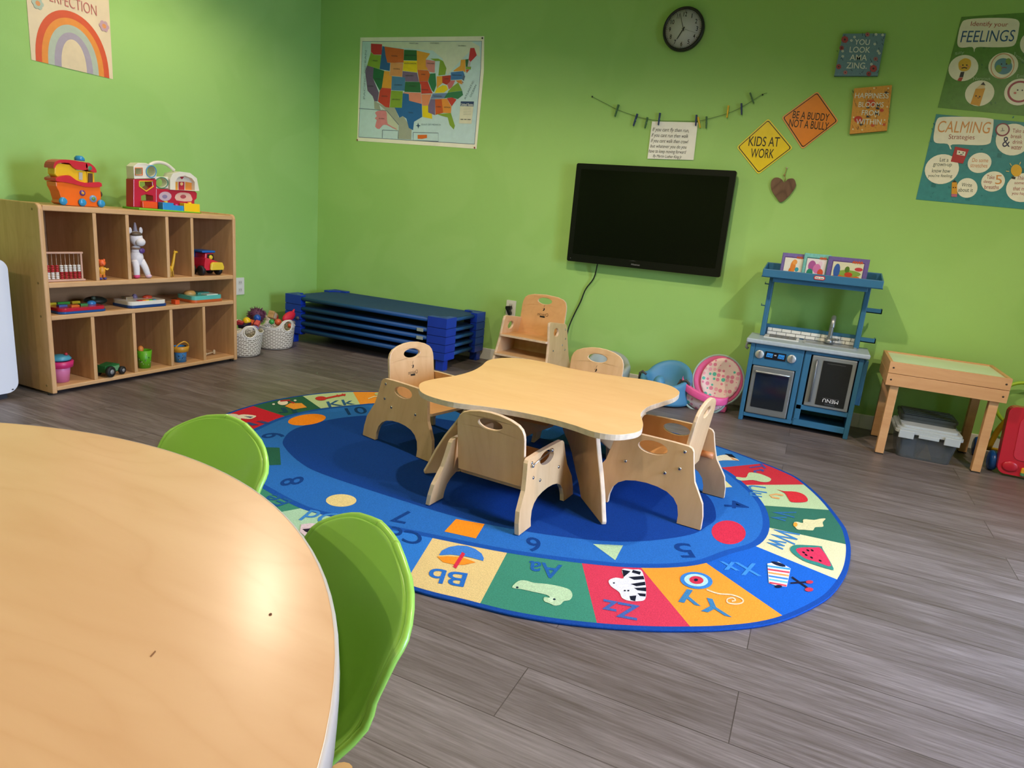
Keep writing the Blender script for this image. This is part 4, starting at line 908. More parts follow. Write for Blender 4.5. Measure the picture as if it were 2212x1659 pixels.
# ------------------------------------------------------------------ tall feeding chair by the wall
def tall_chair():
    t = thing('feeding_chair', (-1.614, 3.93, 0), -PI / 2 - .06, 'tall wooden toddler chair with footrest standing against the green wall', 'chair')
    out = [(0,0),(.0,.02),(.02,.1),(.05,.17),(.065,.25),(.075,.33),(.085,.375),(.1,.385),(.32,.415),(.345,.41),(.352,.39),(.358,.28),(.375,.2),(.41,.1),(.435,.02),(.435,0),(.36,0),(.352,.04),(.325,.08),(.28,.105),(.2175,.115),(.15,.105),(.11,.08),(.09,.04),(.085,0)]
    for sg in (1, -1):
        hole = ellipse(.25, .345, .036, .026, 20); arch = ellipse(.15, .17, .04, .03, 16)
        p = MB().prism(out, side_fn(sg, tilt=.10, hw=.195), 0, .016, W_PLY, holes=[hole] , medge=W_EDGE).build('side_panel', t, bevel=.004)
        for s, z in ((.11, .35), (.11, .29), (.16, .255), (.3, .235), (.33, .1), (.12, .22)): bolt(p, (s - .2175, sg * (.195 - .10 * z), z), sg)
    prof = [(.15, 0), (.15, .19), (.147, .215), (.138, .24), (.12, .256), (.08, .268), (0, .274)]
    o2 = prof + [(-x, z) for x, z in prof[::-1][1:]]
    fn = lambda u, v, s: (.13 - .2175 - v * .14 + s, u * (1 if v < .12 else 1), .28 + v)
    mb = MB().prism(o2, fn, -.014, 0, W_PLYX, holes=[ellipse(0, .232, .047, .021, 24)], medge=W_EDGE)
    a = Art(mb, lambda x, y, l: fn(-x, y, .0004 + l)); logo(a, 0, .145, 1.25); mb.build('backrest', t, bevel=.003)
    MB().prism(rrect(-.158, .115, .158, .375, .01), lambda u, v, s: (v - .2175, u, .275 + (v - .12) * .04 + s), 0, .014, W_PLYX, medge=W_EDGE).build('seat', t, bevel=.003)
    MB().prism(rrect(-.172, .16, .172, .40, .01), lambda u, v, s: (v - .2175, u, .163 + s), 0, .013, W_PLY, medge=W_EDGE).build('footrest', t, bevel=.003)
    MB().prism(rrect(-.170, .14, .170, .27, .01), lambda u, v, s: (.14 - .2175 + s, u, v), 0, .012, W_PLY).build('back_panel', t)
    b = MB()
    for z, y in ((.33, .145),): b.tube([(.17 - .2175, y, z), (.21 - .2175, y, z)], .012, W_BEECH, 12)
    b.build('wooden_peg', t); t.scale = (1, 1.08, 1)
tall_chair()

# ------------------------------------------------------------------ round table and green shell chairs in front
def round_table():
    C0 = (-.884, -.0205); R = .7065; H = .60
    t = thing('round_table', (C0[0], C0[1], 0), 0, 'large round maple laminate table with light edge in the foreground', 'table')
    MB().prism(ellipse(0, 0, R - .003, R - .003, 160), lambda u, v, s: (u, v, s), H - .046, H, W_TABLE).build('tabletop', t)
    mb = MB().lathe([(R - .008, H - .048), (R, H - .046), (R + .001, H - .02), (R, H - .003), (R - .002, H - .0002), (R - .004, H + .0002)], mat('#cbc4bf', .3, var=.03, coat=.3), 128, cap=False)
    mb.build('edge_band', t)
    mk = MB(); a = Art(mk, lambda x, y, l: tuple(onZ(x, y, H + .0004) - Vector(t.location))); 
    a.poly(ellipse(584, 1327, 4, 2.6, 10, -.5), '#5a2c1a'); a.line([(325,1418),(336,1406)], 3, '#8a5f40'); mk.build('table_mark', t)
    for k in range(4):
        th = .087 + k * PI / 2; x, y = .41 * math.cos(th), .41 * math.sin(th)
        MB().tube([(x, y, 0), (x, y, .03)], .02, mat('#202020', .6), 14).tube([(x, y, .03), (x, y, H - .048)], .016, mat('#9a9ca0', .3, metal=1), 14).build('leg', t)
round_table()
GREEN = mat('#9ed659', .38, var=.03, coat=.25)
def shell_chair(cx, cy, face, label, top=.52):
    t = thing('shell_chair', (cx, cy, 0), face, label, 'chair', 'green shell chairs at the round table')
    # local x forward. section rows: (x, z, half width, side lift, side forward)
    rows = [(0.1886, 0.2700, 0.1237, 0.0040, 0.0000), (0.1745, 0.2860, 0.1466, 0.0120, 0.0000), (0.1226, 0.2880, 0.1612, 0.0280, 0.0000), (0.0566, 0.2800, 0.1695, 0.0520, 0.0000), (-0.0094, 0.2770, 0.1740, 0.0636, 0.0000), (-0.0660, 0.2840, 0.1759, 0.0823, 0.0028), (-0.1083, 0.3050, 0.1759, 0.0860, 0.0114), (-0.1356, 0.3450, 0.1722, 0.0711, 0.0285), (-0.1514, 0.3900, 0.1745, 0.0449, 0.0370), (-0.1627, 0.4300, 0.1718, 0.0300, 0.0331), (-0.1721, 0.4650, 0.1614, 0.0080, 0.0256), (-0.1799, 0.4950, 0.1332, -0.0060, 0.0160), (-0.1833, 0.5100, 0.0946, -0.0060, 0.0068), (-0.1849, 0.5180, 0.0371, -0.0010, 0.0017)]
    k = top; N = 18; vs = []; fs = []
    for x, z, hw, lift, fw in rows:
        for j in range(N + 1):
            u = -1 + 2 * j / N; a = abs(u) ** 2.4
            vs.append((x + fw * a, hw * u, (z + lift * a) * k))
    for i in range(len(rows) - 1):
        for j in range(N): o = i * (N + 1) + j; fs.append((o, o + 1, o + N + 2, o + N + 1))
    mb = MB(); mb.add(vs, fs, GREEN, smooth=True); s = mb.build('seat_shell', t)
    so = s.modifiers.new('thick', 'SOLIDIFY'); so.thickness = .008; so.offset = -1
    sb = s.modifiers.new('sub', 'SUBSURF'); sb.levels = 2; sb.render_levels = 2
    rim = [vs[i * (N + 1) + N] for i in range(len(rows))]; rim2 = [vs[i * (N + 1)] for i in range(len(rows))][::-1]
    front = [vs[j] for j in range(N + 1)]; topr = vs[-(N + 1):][::-1]
    loop = rim + topr[1:-1] + rim2 + front[1:-1]
    loop = smooth_loop(loop, 2); MB().tube(loop + [loop[0]], .0055, GREEN, 8, cap=False).build('rolled_rim', t)
    for sx, sy in ((1, 1), (1, -1), (-1, 1), (-1, -1)):
        MB().tube([(.09 * sx - .01, .09 * sy, .27 * k), (.11 * sx + .02, .12 * sy, .0)], [.014, .010], W_BEECH, 12).build('leg', t)
    MB().tube([(.1, .1, .24), (-.12, -.1, .24)], .006, STEEL, 8).tube([(.1, -.1, .24), (-.12, .1, .24)], .006, STEEL, 8).build('cross_brace', t)
shell_chair(-1.029, .733, -1.797, 'green plastic shell chair further along the round table, nearer the shelf', 1.107)
shell_chair(-.574, .540, -2.168, 'green plastic shell chair tucked under the round table, nearer the camera', 1.107)

# ------------------------------------------------------------------ stacked cots
BLK = mat('#1238a8', .38, var=.05); CLOTH = mat('#143a74', .6, var=.12, scale=30, bump=.2, bscale=300); TUBE = mat('#114a86', .5, var=.06)
def cot(z, label, topc=False, tagside=False):
    X0, X1, Y0, Y1 = -3.50, -2.135, 3.70, 4.25
    t = thing('stacking_cot', ((X0 + X1) / 2, (Y0 + Y1) / 2, z), 0, label, 'cot', 'stack of blue nap cots')
    w_, d = (X1 - X0) / 2, (Y1 - Y0) / 2; h = .066 if topc else .0495
    for sx in (-1, 1):
        for sy in (-1, 1):
            p = [(0, 0), (.145, 0), (.145, .05), (.10, .052), (.055, .085), (.05, .13), (0, .13)]

            fn = lambda u, v, s, sx=sx, sy=sy: (sx * (w_ - u), sy * (d - v), s)
            b = MB().prism(p, fn, .0, h, BLK)
            b.prism([(u + .0035 if 0 < u else .0035, v + .0035 if v <= 0 else v) for u, v in p], fn, -.004, .0005, mat('#0c2470', .5))
            fh = [(.012, .012), (.06, .012), (.06, .05), (.012, .06)]
            fn2 = lambda u, v, s, sx=sx, sy=sy: (sx * (w_ - u), sy * (d - v), s)
            zz = -.0 if z > .08 else -z
            b.prism([(.014, .012), (.075, .012), (.075, .06), (.014, .07)], fn2, -z if z < .08 else .0005, .001, BLK)
            if topc: b.prism(ellipse(.05, .035, .03, .016, 14), fn, h, h + .001, mat('#0c2c8a', .4))
            b.build('corner_leg', t, bevel=.0045)
    zf = h - .022
    mb = MB(); nx, ny = 16, 8; g = []
    for i in range(nx + 1):
        for j in range(ny + 1):
            u, v = i / nx * 2 - 1, j / ny * 2 - 1
            ex = w_ - .03; ey = d - .012
            if abs(u) > .86: ey = d - .012 - .03 * (abs(u) - .86) / .14
            g.append((u * ex, v * ey, zf + .012 - .012 * (1 - u * u) * (1 - v * v)))
    fs = [(i * (ny + 1) + j, (i + 1) * (ny + 1) + j, (i + 1) * (ny + 1) + j + 1, i * (ny + 1) + j + 1) for i in range(nx) for j in range(ny)]
    mb.add(g, fs, CLOTH, smooth=True); mb.build('canvas', t)
    for sy in (-1, 1): MB().tube([(-w_ + .12, sy * (d - .016), zf - .002), (w_ - .12, sy * (d - .016), zf - .002)], .0145, TUBE, 14).build('side_rail', t)
    for sx in (-1, 1): MB().tube([(sx * (w_ - .03), -d + .1, zf - .002), (sx * (w_ - .03), d - .1, zf - .002)], .0125, TUBE, 14).build('end_rail', t)
    if tagside: MB().box(w_ - .225, w_ - .175, -d - .0005, -d + .001, zf - .018, zf + .004, mat('#9aa7a4', .6)).build('paper_label', t)

labs = ['blue stacking cot at the bottom of the stack, standing on the floor', 'blue stacking cot second from the bottom of the stack', 'blue stacking cot in the middle of the stack of five',
        'blue stacking cot second from the top of the stack', 'blue stacking cot on top of the stack with canvas showing']
for i in range(5): cot(.070 + i * .054, labs[i], topc=(i == 4), tagside=i in (2, 3))

# ------------------------------------------------------------------ cubby shelf
SX = -3.215; SD = .385
def cubby():
    t = thing('cubby_shelf', (SX - SD / 2, 2.432, 0), 0, 'maple cubby shelf with two rows of compartments against the left wall', 'shelf')
    ox, oy = t.location.x, t.location.y
    def bx(nm, x0, x1, y0, y1, z0, z1, m=W_SHELF, bv=.004): return MB().box(x0 - ox, x1 - ox, y0 - oy, y1 - oy, z0, z1, m).build(nm, t, bevel=bv)
    for y0, y1 in ((1.872, 1.894), (2.966, 2.988)):
        sp = [(SX - ox, .01), (SX - ox, .872), (SX - .006 - ox, .888), (SX - .022 - ox, .897), (SX - SD - ox, .897), (SX - SD - ox, .01)]
        p = MB().prism(sp, lambda u, v, s: (u, s, v), y0 - oy, y1 - oy, W_SHELFV).build('side_panel', t, bevel=.006, bseg=3)
        if y0 < 2:
            for z in (.045, .38, .535, .868):
                b = MB().lathe([(0, 0), (.006, 0), (.005, .001), (0, .0012)], mat('#8a6f3c', .5), 12, cap=False).build('screw_cap', p, loc=(SX - .045 - ox, y0 - oy, z)); b.rotation_euler = (PI / 2, 0, 0)
        for x in (SX - .04, SX - SD + .04): MB().tube([(x - ox, (y0 + y1) / 2 - oy, 0), (x - ox, (y0 + y1) / 2 - oy, .011)], .012, mat('#2a241c', .6), 12).build('foot', t)
    bx('top_board', SX - SD, SX - .004, 1.894, 2.966, .865, .890)
    bx('shelf_board', SX - SD + .01, SX - .003, 1.894, 2.966, .515, .540); bx('shelf_board', SX - SD + .01, SX - .003, 1.894, 2.966, .363, .386); bx('base_board', SX - SD + .01, SX - .003, 1.894, 2.966, .022, .042)
    bx('back_board', SX - SD, SX - SD + .008, 1.894, 2.966, .03, .865, wood('shelf_back', '#a97f55', '#8f6843', rings=.05, axis=1), 0)
    for y in (2.131, 2.300, 2.528, 2.685): bx('divider', SX - SD + .01, SX - .006, y - .009, y + .009, .540, .865, W_SHELFV, .002)
    for y in (2.090, 2.309, 2.532, 2.750): bx('divider', SX - SD + .01, SX - .006, y - .009, y + .009, .042, .363, W_SHELFV, .002)
cubby()
# ------------------------------------------------------------------ play kitchen
KB = mat('#316c92', .42, var=.03); GR = mat('#a9b7c2', .4, var=.05, scale=60); DK = mat('#7d8182', .35, metal=.3)
def kitchen():
    X, Y = 0.0, 3.935
    t = thing('play_kitchen', (X, Y, 0), 0, 'blue plastic toy kitchen with grey counter standing against the green wall', 'toy kitchen')
    # base cabinet: sides, back, rails around openings
    b = MB()
    b.box(-.286, -.262, 0, .25, 0, .455, KB).box(.268, .292, 0, .25, 0, .455, KB).box(-.262, .268, .235, .25, .03, .455, KB)
    b.box(-.262, .268, .004, .24, .03, .05, KB); b.box(-.262, -.004, 0, .02, .332, .455, KB); b.box(.004, .268, 0, .02, .438, .455, KB)
    b.box(-.262, -.004, 0, .02, .028, .05, KB); b.box(.004, .268, 0, .02, .028, .062, KB); b.box(.004, .268, 0, .02, .122, .150, KB)
    b.box(-.03, -.004, 0, .02, .05, .332, KB).box(.004, .034, 0, .02, .062, .438, KB); b.box(-.004, .004, .006, .02, .028, .455, mat('#174563', .6))
    b.box(.034, .268, .02, .23, .118, .124, KB); b.box(-.004, .004, .02, .235, .03, .45, KB)
    b.build('cabinet', t, bevel=.003)
    o = MB().box(-.255, -.034, -.008, .012, .052, .330, DK); o.build('oven_door', t, bevel=.006)
    ov = t.children[-1]
    MB().prism(rrect(-.232, .092, -.056, .292, .006), lambda u, v, s: (u, -s, v), .0085, .0105, mat('#141c26', .12, spec=.5)).build('oven_window', ov)
    MB().tube([(-.232, -.008, .300), (-.232, -.02, .300), (-.232, -.022, .300), (-.056, -.022, .300), (-.056, -.02, .300), (-.056, -.008, .300)], .005, mat('#b9bcbc', .3, metal=.6), 8).build('handle', ov)
    dp = MB().prism(rrect(-.203, .376, -.092, .418, .003), lambda u, v, s: (u, -s, v), 0, .004, mat('#10131a', .2))
    a = Art(dp, lambda x, y, l: (x, -.0042 - l, y), rough=.3); a.k = 1
    for x in (-.178, -.117): a.poly([(x - .018, .388), (x + .016, .386), (x + .018, .41), (x - .014, .411)], '#2f8fe0'); a.k = 2; a.line([(x - .015, .393), (x - .004, .399), (x + .006, .392), (x + .015, .398)], .003, '#143a78'); a.k = 1
    a.ell(-.151, .402, .0025, .004, '#c9ccd0', n=12); a.ell(-.145, .402, .0025, .004, '#c9ccd0', n=12); dp.build('control_display', t)
    for x in (-.231, -.062):
        T = Matrix.Translation((x, 0, .396)) @ Matrix.Rotation(PI / 2, 4, 'X')
        MB().lathe([(0, 0), (.024, 0), (.024, .006), (.021, .009), (0, .009)], mat('#c9cccd', .3, metal=.5), 24, T=T, cap=False).box(-.005, .005, -.019, .019, .009, .018, mat('#8c9092', .3, metal=.4), T).build('knob', t)
    d = MB().box(.042, .262, -.008, .012, .152, .436, mat('#8b9092', .32, metal=.25)).build('fridge_door', t, bevel=.005)
    m = MB().prism(rrect(.098, .168, .242, .415, .004), lambda u, v, s: (u, -s, v), .0085, .0105, mat('#111214', .45))
    a = Art(m, lambda x, y, l: (x, -.0108 - l, y)); a.k = 1
    a.text('MENU', .171, .198, (-.078, 0), (0, -.02), '#e8e8e8'); a.text("TODAY'S", .171, .178, (-.05, 0), (0, -.009), '#5d6670')
    a.line([(.13, .212), (.212, .212)], .0012, '#7a7a7a'); a.line([(.12, .402), (.21, .402)], .0012, '#6a6a6a'); m.build('menu_board', d)
    MB().tube([(.068, -.008, .18), (.068, -.02, .18), (.068, -.02, .41), (.068, -.008, .41)], .006, mat('#70757a', .3, metal=.4), 8).build('handle', d)
    # counter top with sink recess and hob
    c = MB(); c.box(-.312, .315, -.022, .262, .456, .481, GR)
    ct = c.build('countertop', t, bevel=.006)
    h = MB().box(-.232, -.045, .10, .225, .481, .487, mat('#d5d8d8', .35)); h.box(-.205, -.06, .118, .208, .487, .4885, mat('#5b5f60', .4))
    for i in range(5): h.box(-.2 + i * .033, -.196 + i * .033, .118, .208, .4885, .494, mat('#77797a', .4))
    for i in range(3): h.box(-.205, -.06, .128 + i * .034, .132 + i * .034, .4885, .494, mat('#77797a', .4))
    h.build('hob', ct)
    s = MB(); s.prism(rrect(-.022, .088, .252, .232, .02), lambda u, v, q: (u, v, q), .481, .486, mat('#a3a9ae', .35), holes=[rrect(-.008, .1, .238, .22, .018)])
    s.prism(rrect(-.008, .1, .238, .22, .018), lambda u, v, q: (u, v, q), .4812, .4825, mat('#83898d', .35)); s.build('sink', ct)
    f = MB(); P = [(.11, .2, .481), (.11, .2, .56), (.11, .198, .595), (.11, .185, .625), (.11, .155, .638), (.11, .125, .628), (.11, .112, .605), (.11, .108, .585)]
    f.tube(smooth_loop(P, 4, False), .0125, mat('#8d9194', .28, metal=.6), 14); f.lathe([(.026, .486), (.022, .5), (.015, .52)], mat('#8d9194', .28, metal=.6), 16, cx=.11, cy=.2); f.tube([(.11, .2, .51), (.155, .17, .515)], .007, mat('#8d9194', .28, metal=.6), 10)
    f.build('faucet', ct)
    # tiled splashback
    k = MB().box(-.262, .268, .236, .262, .481, .546, KB)
    k.box(-.226, .24, .232, .236, .487, .528, mat('#3b4145', .6))
    for r in range(2):
        z = .489 + r * .0205; x = -.225 - (.026 if r % 2 else 0)
        while x < .238:
            x0, x1 = max(x, -.225), min(x + .050, .239)
            if x1 - x0 > .006: k.box(x0, x1, .229, .234, z, z + .0175, mat('#e5e6e2', .3))
            x += .0525
    k.build('splashback', t)
    for x in (-.247, .250): MB().box(x - .013, x + .013, .17, .235, .481, .835, KB).build('post', t, bevel=.004)
    sh = MB(); sh.box(-.293, .305, .03, .262, .826, .838, KB).box(-.293, .305, .024, .034, .826, .868, KB).box(-.293, .305, .252, .262, .826, .900, KB)
    for x in (-.293, .297): sh.add([(x, .03, .826), (x + .008, .03, .826), (x + .008, .26, .826), (x, .26, .826), (x, .03, .868), (x + .008, .03, .868), (x + .008, .26, .900), (x, .26, .900)], [(3, 2, 1, 0), (4, 5, 6, 7), (0, 1, 5, 4), (1, 2, 6, 5), (2, 3, 7, 6), (3, 0, 4, 7)], KB)
    sh.box(-.236, .24, .05, .24, .80, .826, KB); s = sh.build('top_shelf', t, bevel=.003)
    lg = MB().prism(rrect(-.030, .838, .026, .860, .010), lambda u, v, q: (u, .024 - q, v), 0, .003, mat('#b8303a', .4)); a = Art(lg, lambda x, y, l: (x, .0208 - l, y)); a.k = 1; a.poly(rrect(-.025, .8425, .021, .8555, .006), '#ece9e0'); a.k = 2; a.text('little tikes', -.002, .849, (.038, 0), (0, .008), '#1a1a1a', thin=.01); lg.build('logo', s)
    for z in (.685, .522): MB().box(.262, .338, .17, .182, z, z + .026, KB).box(.262, .338, .17, .235, z, z + .005, KB).box(.333, .338, .17, .235, z, z + .026, KB).build('side_hook', t)
    for z in (.775, .65): MB().box(-.282, -.26, .19, .2, z, z + .006, KB).box(-.282, -.279, .19, .2, z, z + .014, KB).build('side_hook', t)
    MB().box(.292, .318, .04, .2, .19, .44, KB).build('side_bin', t, bevel=.004)
    MB().tube([(-.287, .05, .445), (-.312, .05, .44), (-.312, .05, .418), (-.3, .05, .41)], .008, mat('#8a9096', .4), 10).build('towel_hook', t)
kitchen()
def book(corn, D, cover, inner, shapes, lab):
    C = crop(1340, 520, .27125); P = [onY(*C(*p), D) for p in corn]
    x0, x1 = (P[0].x + P[3].x) / 2, (P[1].x + P[2].x) / 2; z1 = (P[0].z + P[1].z) / 2; z0 = .8395
    t = thing('picture_book', ((x0 + x1) / 2, D, z0), 0, lab, 'book', 'picture books on the toy kitchen shelf'); w_ = (x1 - x0) / 2; h = z1 - z0
    MB().box(-w_ + .002, w_ - .003, .0015, .007, .001, h - .002, mat('#e8e2d2', .8)).build('pages', t)
    mb = MB().box(-w_, w_, 0, .0014, 0, h, mat(cover, .35, var=.12, scale=80)).box(-w_, w_, .0072, .0086, 0, h, mat(cover, .35, var=.12, scale=80)).box(-w_ - .001, -w_ + .001, 0, .0086, 0, h, mat(cover, .35, var=.12, scale=80))
    a = Art(mb, lambda x, y, l: (x * w_, -.0001 - l, y * h), rough=.3); a.k = 1
    a.poly([(-.78, .0), (.8, .0), (.8, .84), (-.78, .84)], '#5a3c7a' if 'purple' in lab else '#2f6c6a'); a.k = 2; a.poly([(-.74, .02), (.76, .02), (.76, .80), (-.74, .80)], inner)
    for i, (k, x, y, rx, ry, c) in enumerate(shapes): a.k = 3 + i % 4; a.ell(x, y, rx, ry, c, n=12)
    a.k = 8; a.line([(.2 + .06 * q, .82 + (.05 if q % 2 else -.02)) for q in range(9)], .07, '#d2552e'); a.line([(.0, .02), (.5, .02)], .02, '#3a6a40'); mb.build('cover', t)
book([(1292,100),(1485,104),(1470,250),(1278,228)], 4.12, '#7a6aa8', '#ece6da', [(0,.0,.4,.22,.3,'#e88a3c'),(0,.1,.62,.2,.12,'#f0a050'),(0,.35,.3,.16,.1,'#3aa0b0'),(0,-.2,.15,.12,.2,'#e07a30')], 'purple picture book with orange drawing, left of three on the toy kitchen shelf')
book([(1470,100),(1675,112),(1660,262),(1445,248)], 4.105, '#7cc0b8', '#eadfe0', [(0,-.3,.5,.3,.22,'#b05a9a'),(0,.1,.4,.3,.2,'#d87ab0'),(0,-.4,.2,.25,.18,'#2f8a70'),(0,.4,.25,.22,.15,'#d8553a'),(0,.3,.6,.16,.12,'#e8c8d8')], 'mint green picture book in the middle on the toy kitchen shelf')
book([(1660,115),(1985,158),(1965,296),(1642,262)], 4.09, '#6f5e9c', '#ddd8b8', [(0,0,.15,.72,.16,'#d8702e'),(0,.1,.35,.6,.14,'#8aa84a'),(0,-.5,.42,.16,.3,'#3a5fa8'),(0,.1,.3,.2,.1,'#c8452e'),(0,.55,.55,.2,.08,'#c8404a'),(0,0,.5,.12,.14,'#5a7a2e')], 'wide purple picture book with farm scene, right of three on the toy kitchen shelf')

# ------------------------------------------------------------------ light table, bins, red walker, hoop
def light_table():
    x0, x1, y0, y1 = .393, .905, 3.755, 4.185; cx, cy = (x0 + x1) / 2, (y0 + y1) / 2
    t = thing('sensory_table', (cx, cy, 0), 0, 'small wooden sensory table with pale green top panel beside the toy kitchen', 'table'); w_, d = (x1 - x0) / 2, (y1 - y0) / 2
    for z0, z1 in ((.366, .4265), (.4285, .486)):
        mb = MB()
        mb.prism([(-w_, -d), (w_, -d), (w_, d), (-w_, d)], lambda u, v, s: (u, v, s), z0, z1, W_BEECH, holes=[[(-w_ + .016, -d + .016), (w_ - .016, -d + .016), (w_ - .016, d - .016), (-w_ + .016, d - .016)]])
        r = mb.build('frame', t, bevel=.0015)
        for x in (-w_ + .02, w_ - .02): b = MB().lathe([(0, 0), (.0045, 0), (.0045, .001), (0, .001)], mat('#3a2a20', .5), 10, cap=False).build('screw', r, loc=(x, -d, (z0 + z1) / 2)); b.rotation_euler = (PI / 2, 0, 0)
    MB().box(-w_ + .016, w_ - .016, -d + .016, d - .016, .470, .479, mat('#dcebcd', .25, var=.02)).build('top_panel', t)
    for sx in (-1, 1):
        for sy in (-1, 1):
            x = sx * (w_ - .044); y = sy * (d - .036)
            MB().box(x - .0195, x + .0195, y - .0195, y + .0195, .006, .366, W_BEECH).build('leg', t, bevel=.002)
            MB().box(x - .018, x + .018, y - .018, y + .018, 0, .006, mat('#2a241e', .7)).build('foot_pad', t)
light_table()
def bins():
    t = thing('storage_bin', (.637, 3.92, 0), 0, 'clear plastic storage bin with white latching lid under the sensory table', 'bin')
    clear = mat('#b4bcc2', .12, trans=.85, var=.02); lid = mat('#c3cacc', .3, var=.03, trans=.15)
    mb = MB(); o0, o1 = rrect(-.118, -.115, .118, .115, .03), rrect(-.138, -.13, .138, .13, .03); n = len(o0)
    i1, i0 = rrect(-.135, -.127, .135, .127, .028), rrect(-.115, -.112, .115, .112, .028)
    vs = [(x, y, .0) for x, y in o0] + [(x, y, .135) for x, y in o1] + [(x, y, .135) for x, y in i1] + [(x, y, .003) for x, y in i0]
    fs = [(k * n + i, k * n + (i + 1) % n, (k + 1) * n + (i + 1) % n, (k + 1) * n + i) for k in range(3) for i in range(n)] + [tuple(range(n))[::-1], tuple(range(3 * n, 4 * n))]
    mb.add(vs, fs, clear).build('body', t)
    mb = MB(); mb.prism(rrect(-.15, -.14, .15, .14, .025), lambda u, v, s: (u, v, s), .132, .146, lid); mb.prism(rrect(-.144, -.134, .144, .134, .025), lambda u, v, s: (u, v, s), .146, .158, lid); mb.prism(rrect(-.125, -.115, .125, .115, .02), lambda u, v, s: (u, v, s), .158, .170, lid)
    mb.build('lid', t, bevel=.003)
    for x in (-.1, .1): MB().box(x - .034, x + .034, -.152, -.14, .108, .148, lid).build('latch', t, bevel=.003)
    MB().box(-.045, .045, -.145, -.139, .118, .135, lid).build('handle_lip', t, bevel=.002)
    wb = tag(MB().prism([(-.035, 0), (.035, 0), (0, .075)], lambda u, v, s: (.645 + u, 3.83 + s, .005 + v), 0, .05, wood('pine', '#c89a60', '#a97a45')).build('wooden_block'), 'triangular wooden block inside the clear storage bin', 'block')
    wb2 = tag(MB().box(.535, .60, 3.85, 3.98, .0045, .1, mat('#6f7f90', .7)).build('blue_box'), 'blue grey box inside the clear storage bin, left side', 'box')
    wb3 = tag(MB().box(.66, .735, 3.9, 4.0, .0045, .09, mat('#8c6a5c', .7)).build('brown_box'), 'brown box inside the clear storage bin, right side', 'box')
    t = thing('storage_lid_bin', (.64, 4.0, .170), 0, 'flat dark grey ribbed bin resting on the clear storage bin', 'bin')
    dk = mat('#4a4f50', .4)
    mb = MB(); mb.prism(rrect(-.125, -.10, .125, .10, .02), lambda u, v, s: (u, v, s), 0, .02, dk); mb.prism(rrect(-.13, -.105, .13, .105, .02), lambda u, v, s: (u, v, s), .02, .034, dk).build('body', t, bevel=.002)
    mb = MB()
    for i in range(5): mb.box(-.115, .115, -.09 + i * .04, -.07 + i * .04, .034, .040, dk)
    mb.build('ribs', t, bevel=.002)
bins()
def walker():
    t = thing('push_walker', (1.12, 3.9, 0), 0, 'red plastic push walker toy with blue wheels at the right edge', 'toy'); RD = mat('#c41a32', .28, var=.03, coat=.3)
    fn = lambda u, v, s: (u - .01 * v / .3, -.09 + .07 * v + s, v)
    MB().prism(rrect(-.168, .012, .2, .345, .035), fn, 0, .05, RD).build('front_panel', t, bevel=.012, bseg=3)
    MB().prism(rrect(-.115, .09, .16, .30, .03), lambda u, v, s: fn(u, v, -s), .001, .004, mat('#cf3048', .35)).build('inset_panel', t, bevel=.003)
    MB().ball((-.12, -.092, .055), (.034, .008, .026), RD).build('button', t)
    mb = MB(); a = Art(mb, lambda x, y, l: (x, -.095 - l, y)); mb.box(-.075, .0, -.1, -.085, .035, .06, mat('#e9a62a', .4)).box(-.075, 0, -.1, -.085, .018, .035, mat('#4f8a5a', .4)).build('roller', t, bevel=.006)
    for x, y, r in ((-.178, -.01, .05), (-.2, .24, .05), (.2, 0, .05), (.2, .24, .05)):
        T = Matrix.Translation((x, y, r)) @ Matrix.Rotation(PI / 2, 4, 'Y')
        MB().lathe([(0, -.016), (.03, -.018), (r - .004, -.014), (r, -.006), (r, .006), (r - .004, .014), (.03, .018), (0, .016)], mat('#1552a4', .3), 28, T=T, cap=False).build('wheel', t)
    for x in (-.15, .15): MB().tube(smooth_loop([(x, .23, .05), (x + .01, .19, .16), (x + .03, .12, .26), (x + .04, .06, .3)], 4, False), .014, mat('#d8a81c', .35), 12).build('frame_bar', t)
    MB().tube([(-.19, .23, .05), (.19, .23, .05)], .01, mat('#d8a81c', .35), 10).tube([(-.17, 0, .05), (.19, 0, .05)], .008, mat('#333', .4) if False else BLACK, 10).build('axle', t)
walker()
mb = MB(); pts = [(1.08 + .115 * math.cos(a), 4.2 + .02 * math.sin(a), .297 + .115 * math.sin(a)) for a in [k * PI / 24 for k in range(49)]]
mb.tube(pts, .009, mat('#a3c82a', .4), 10, cap=False); tag(mb.build('plastic_ring'), 'lime green plastic ring standing behind the red walker', 'ring')

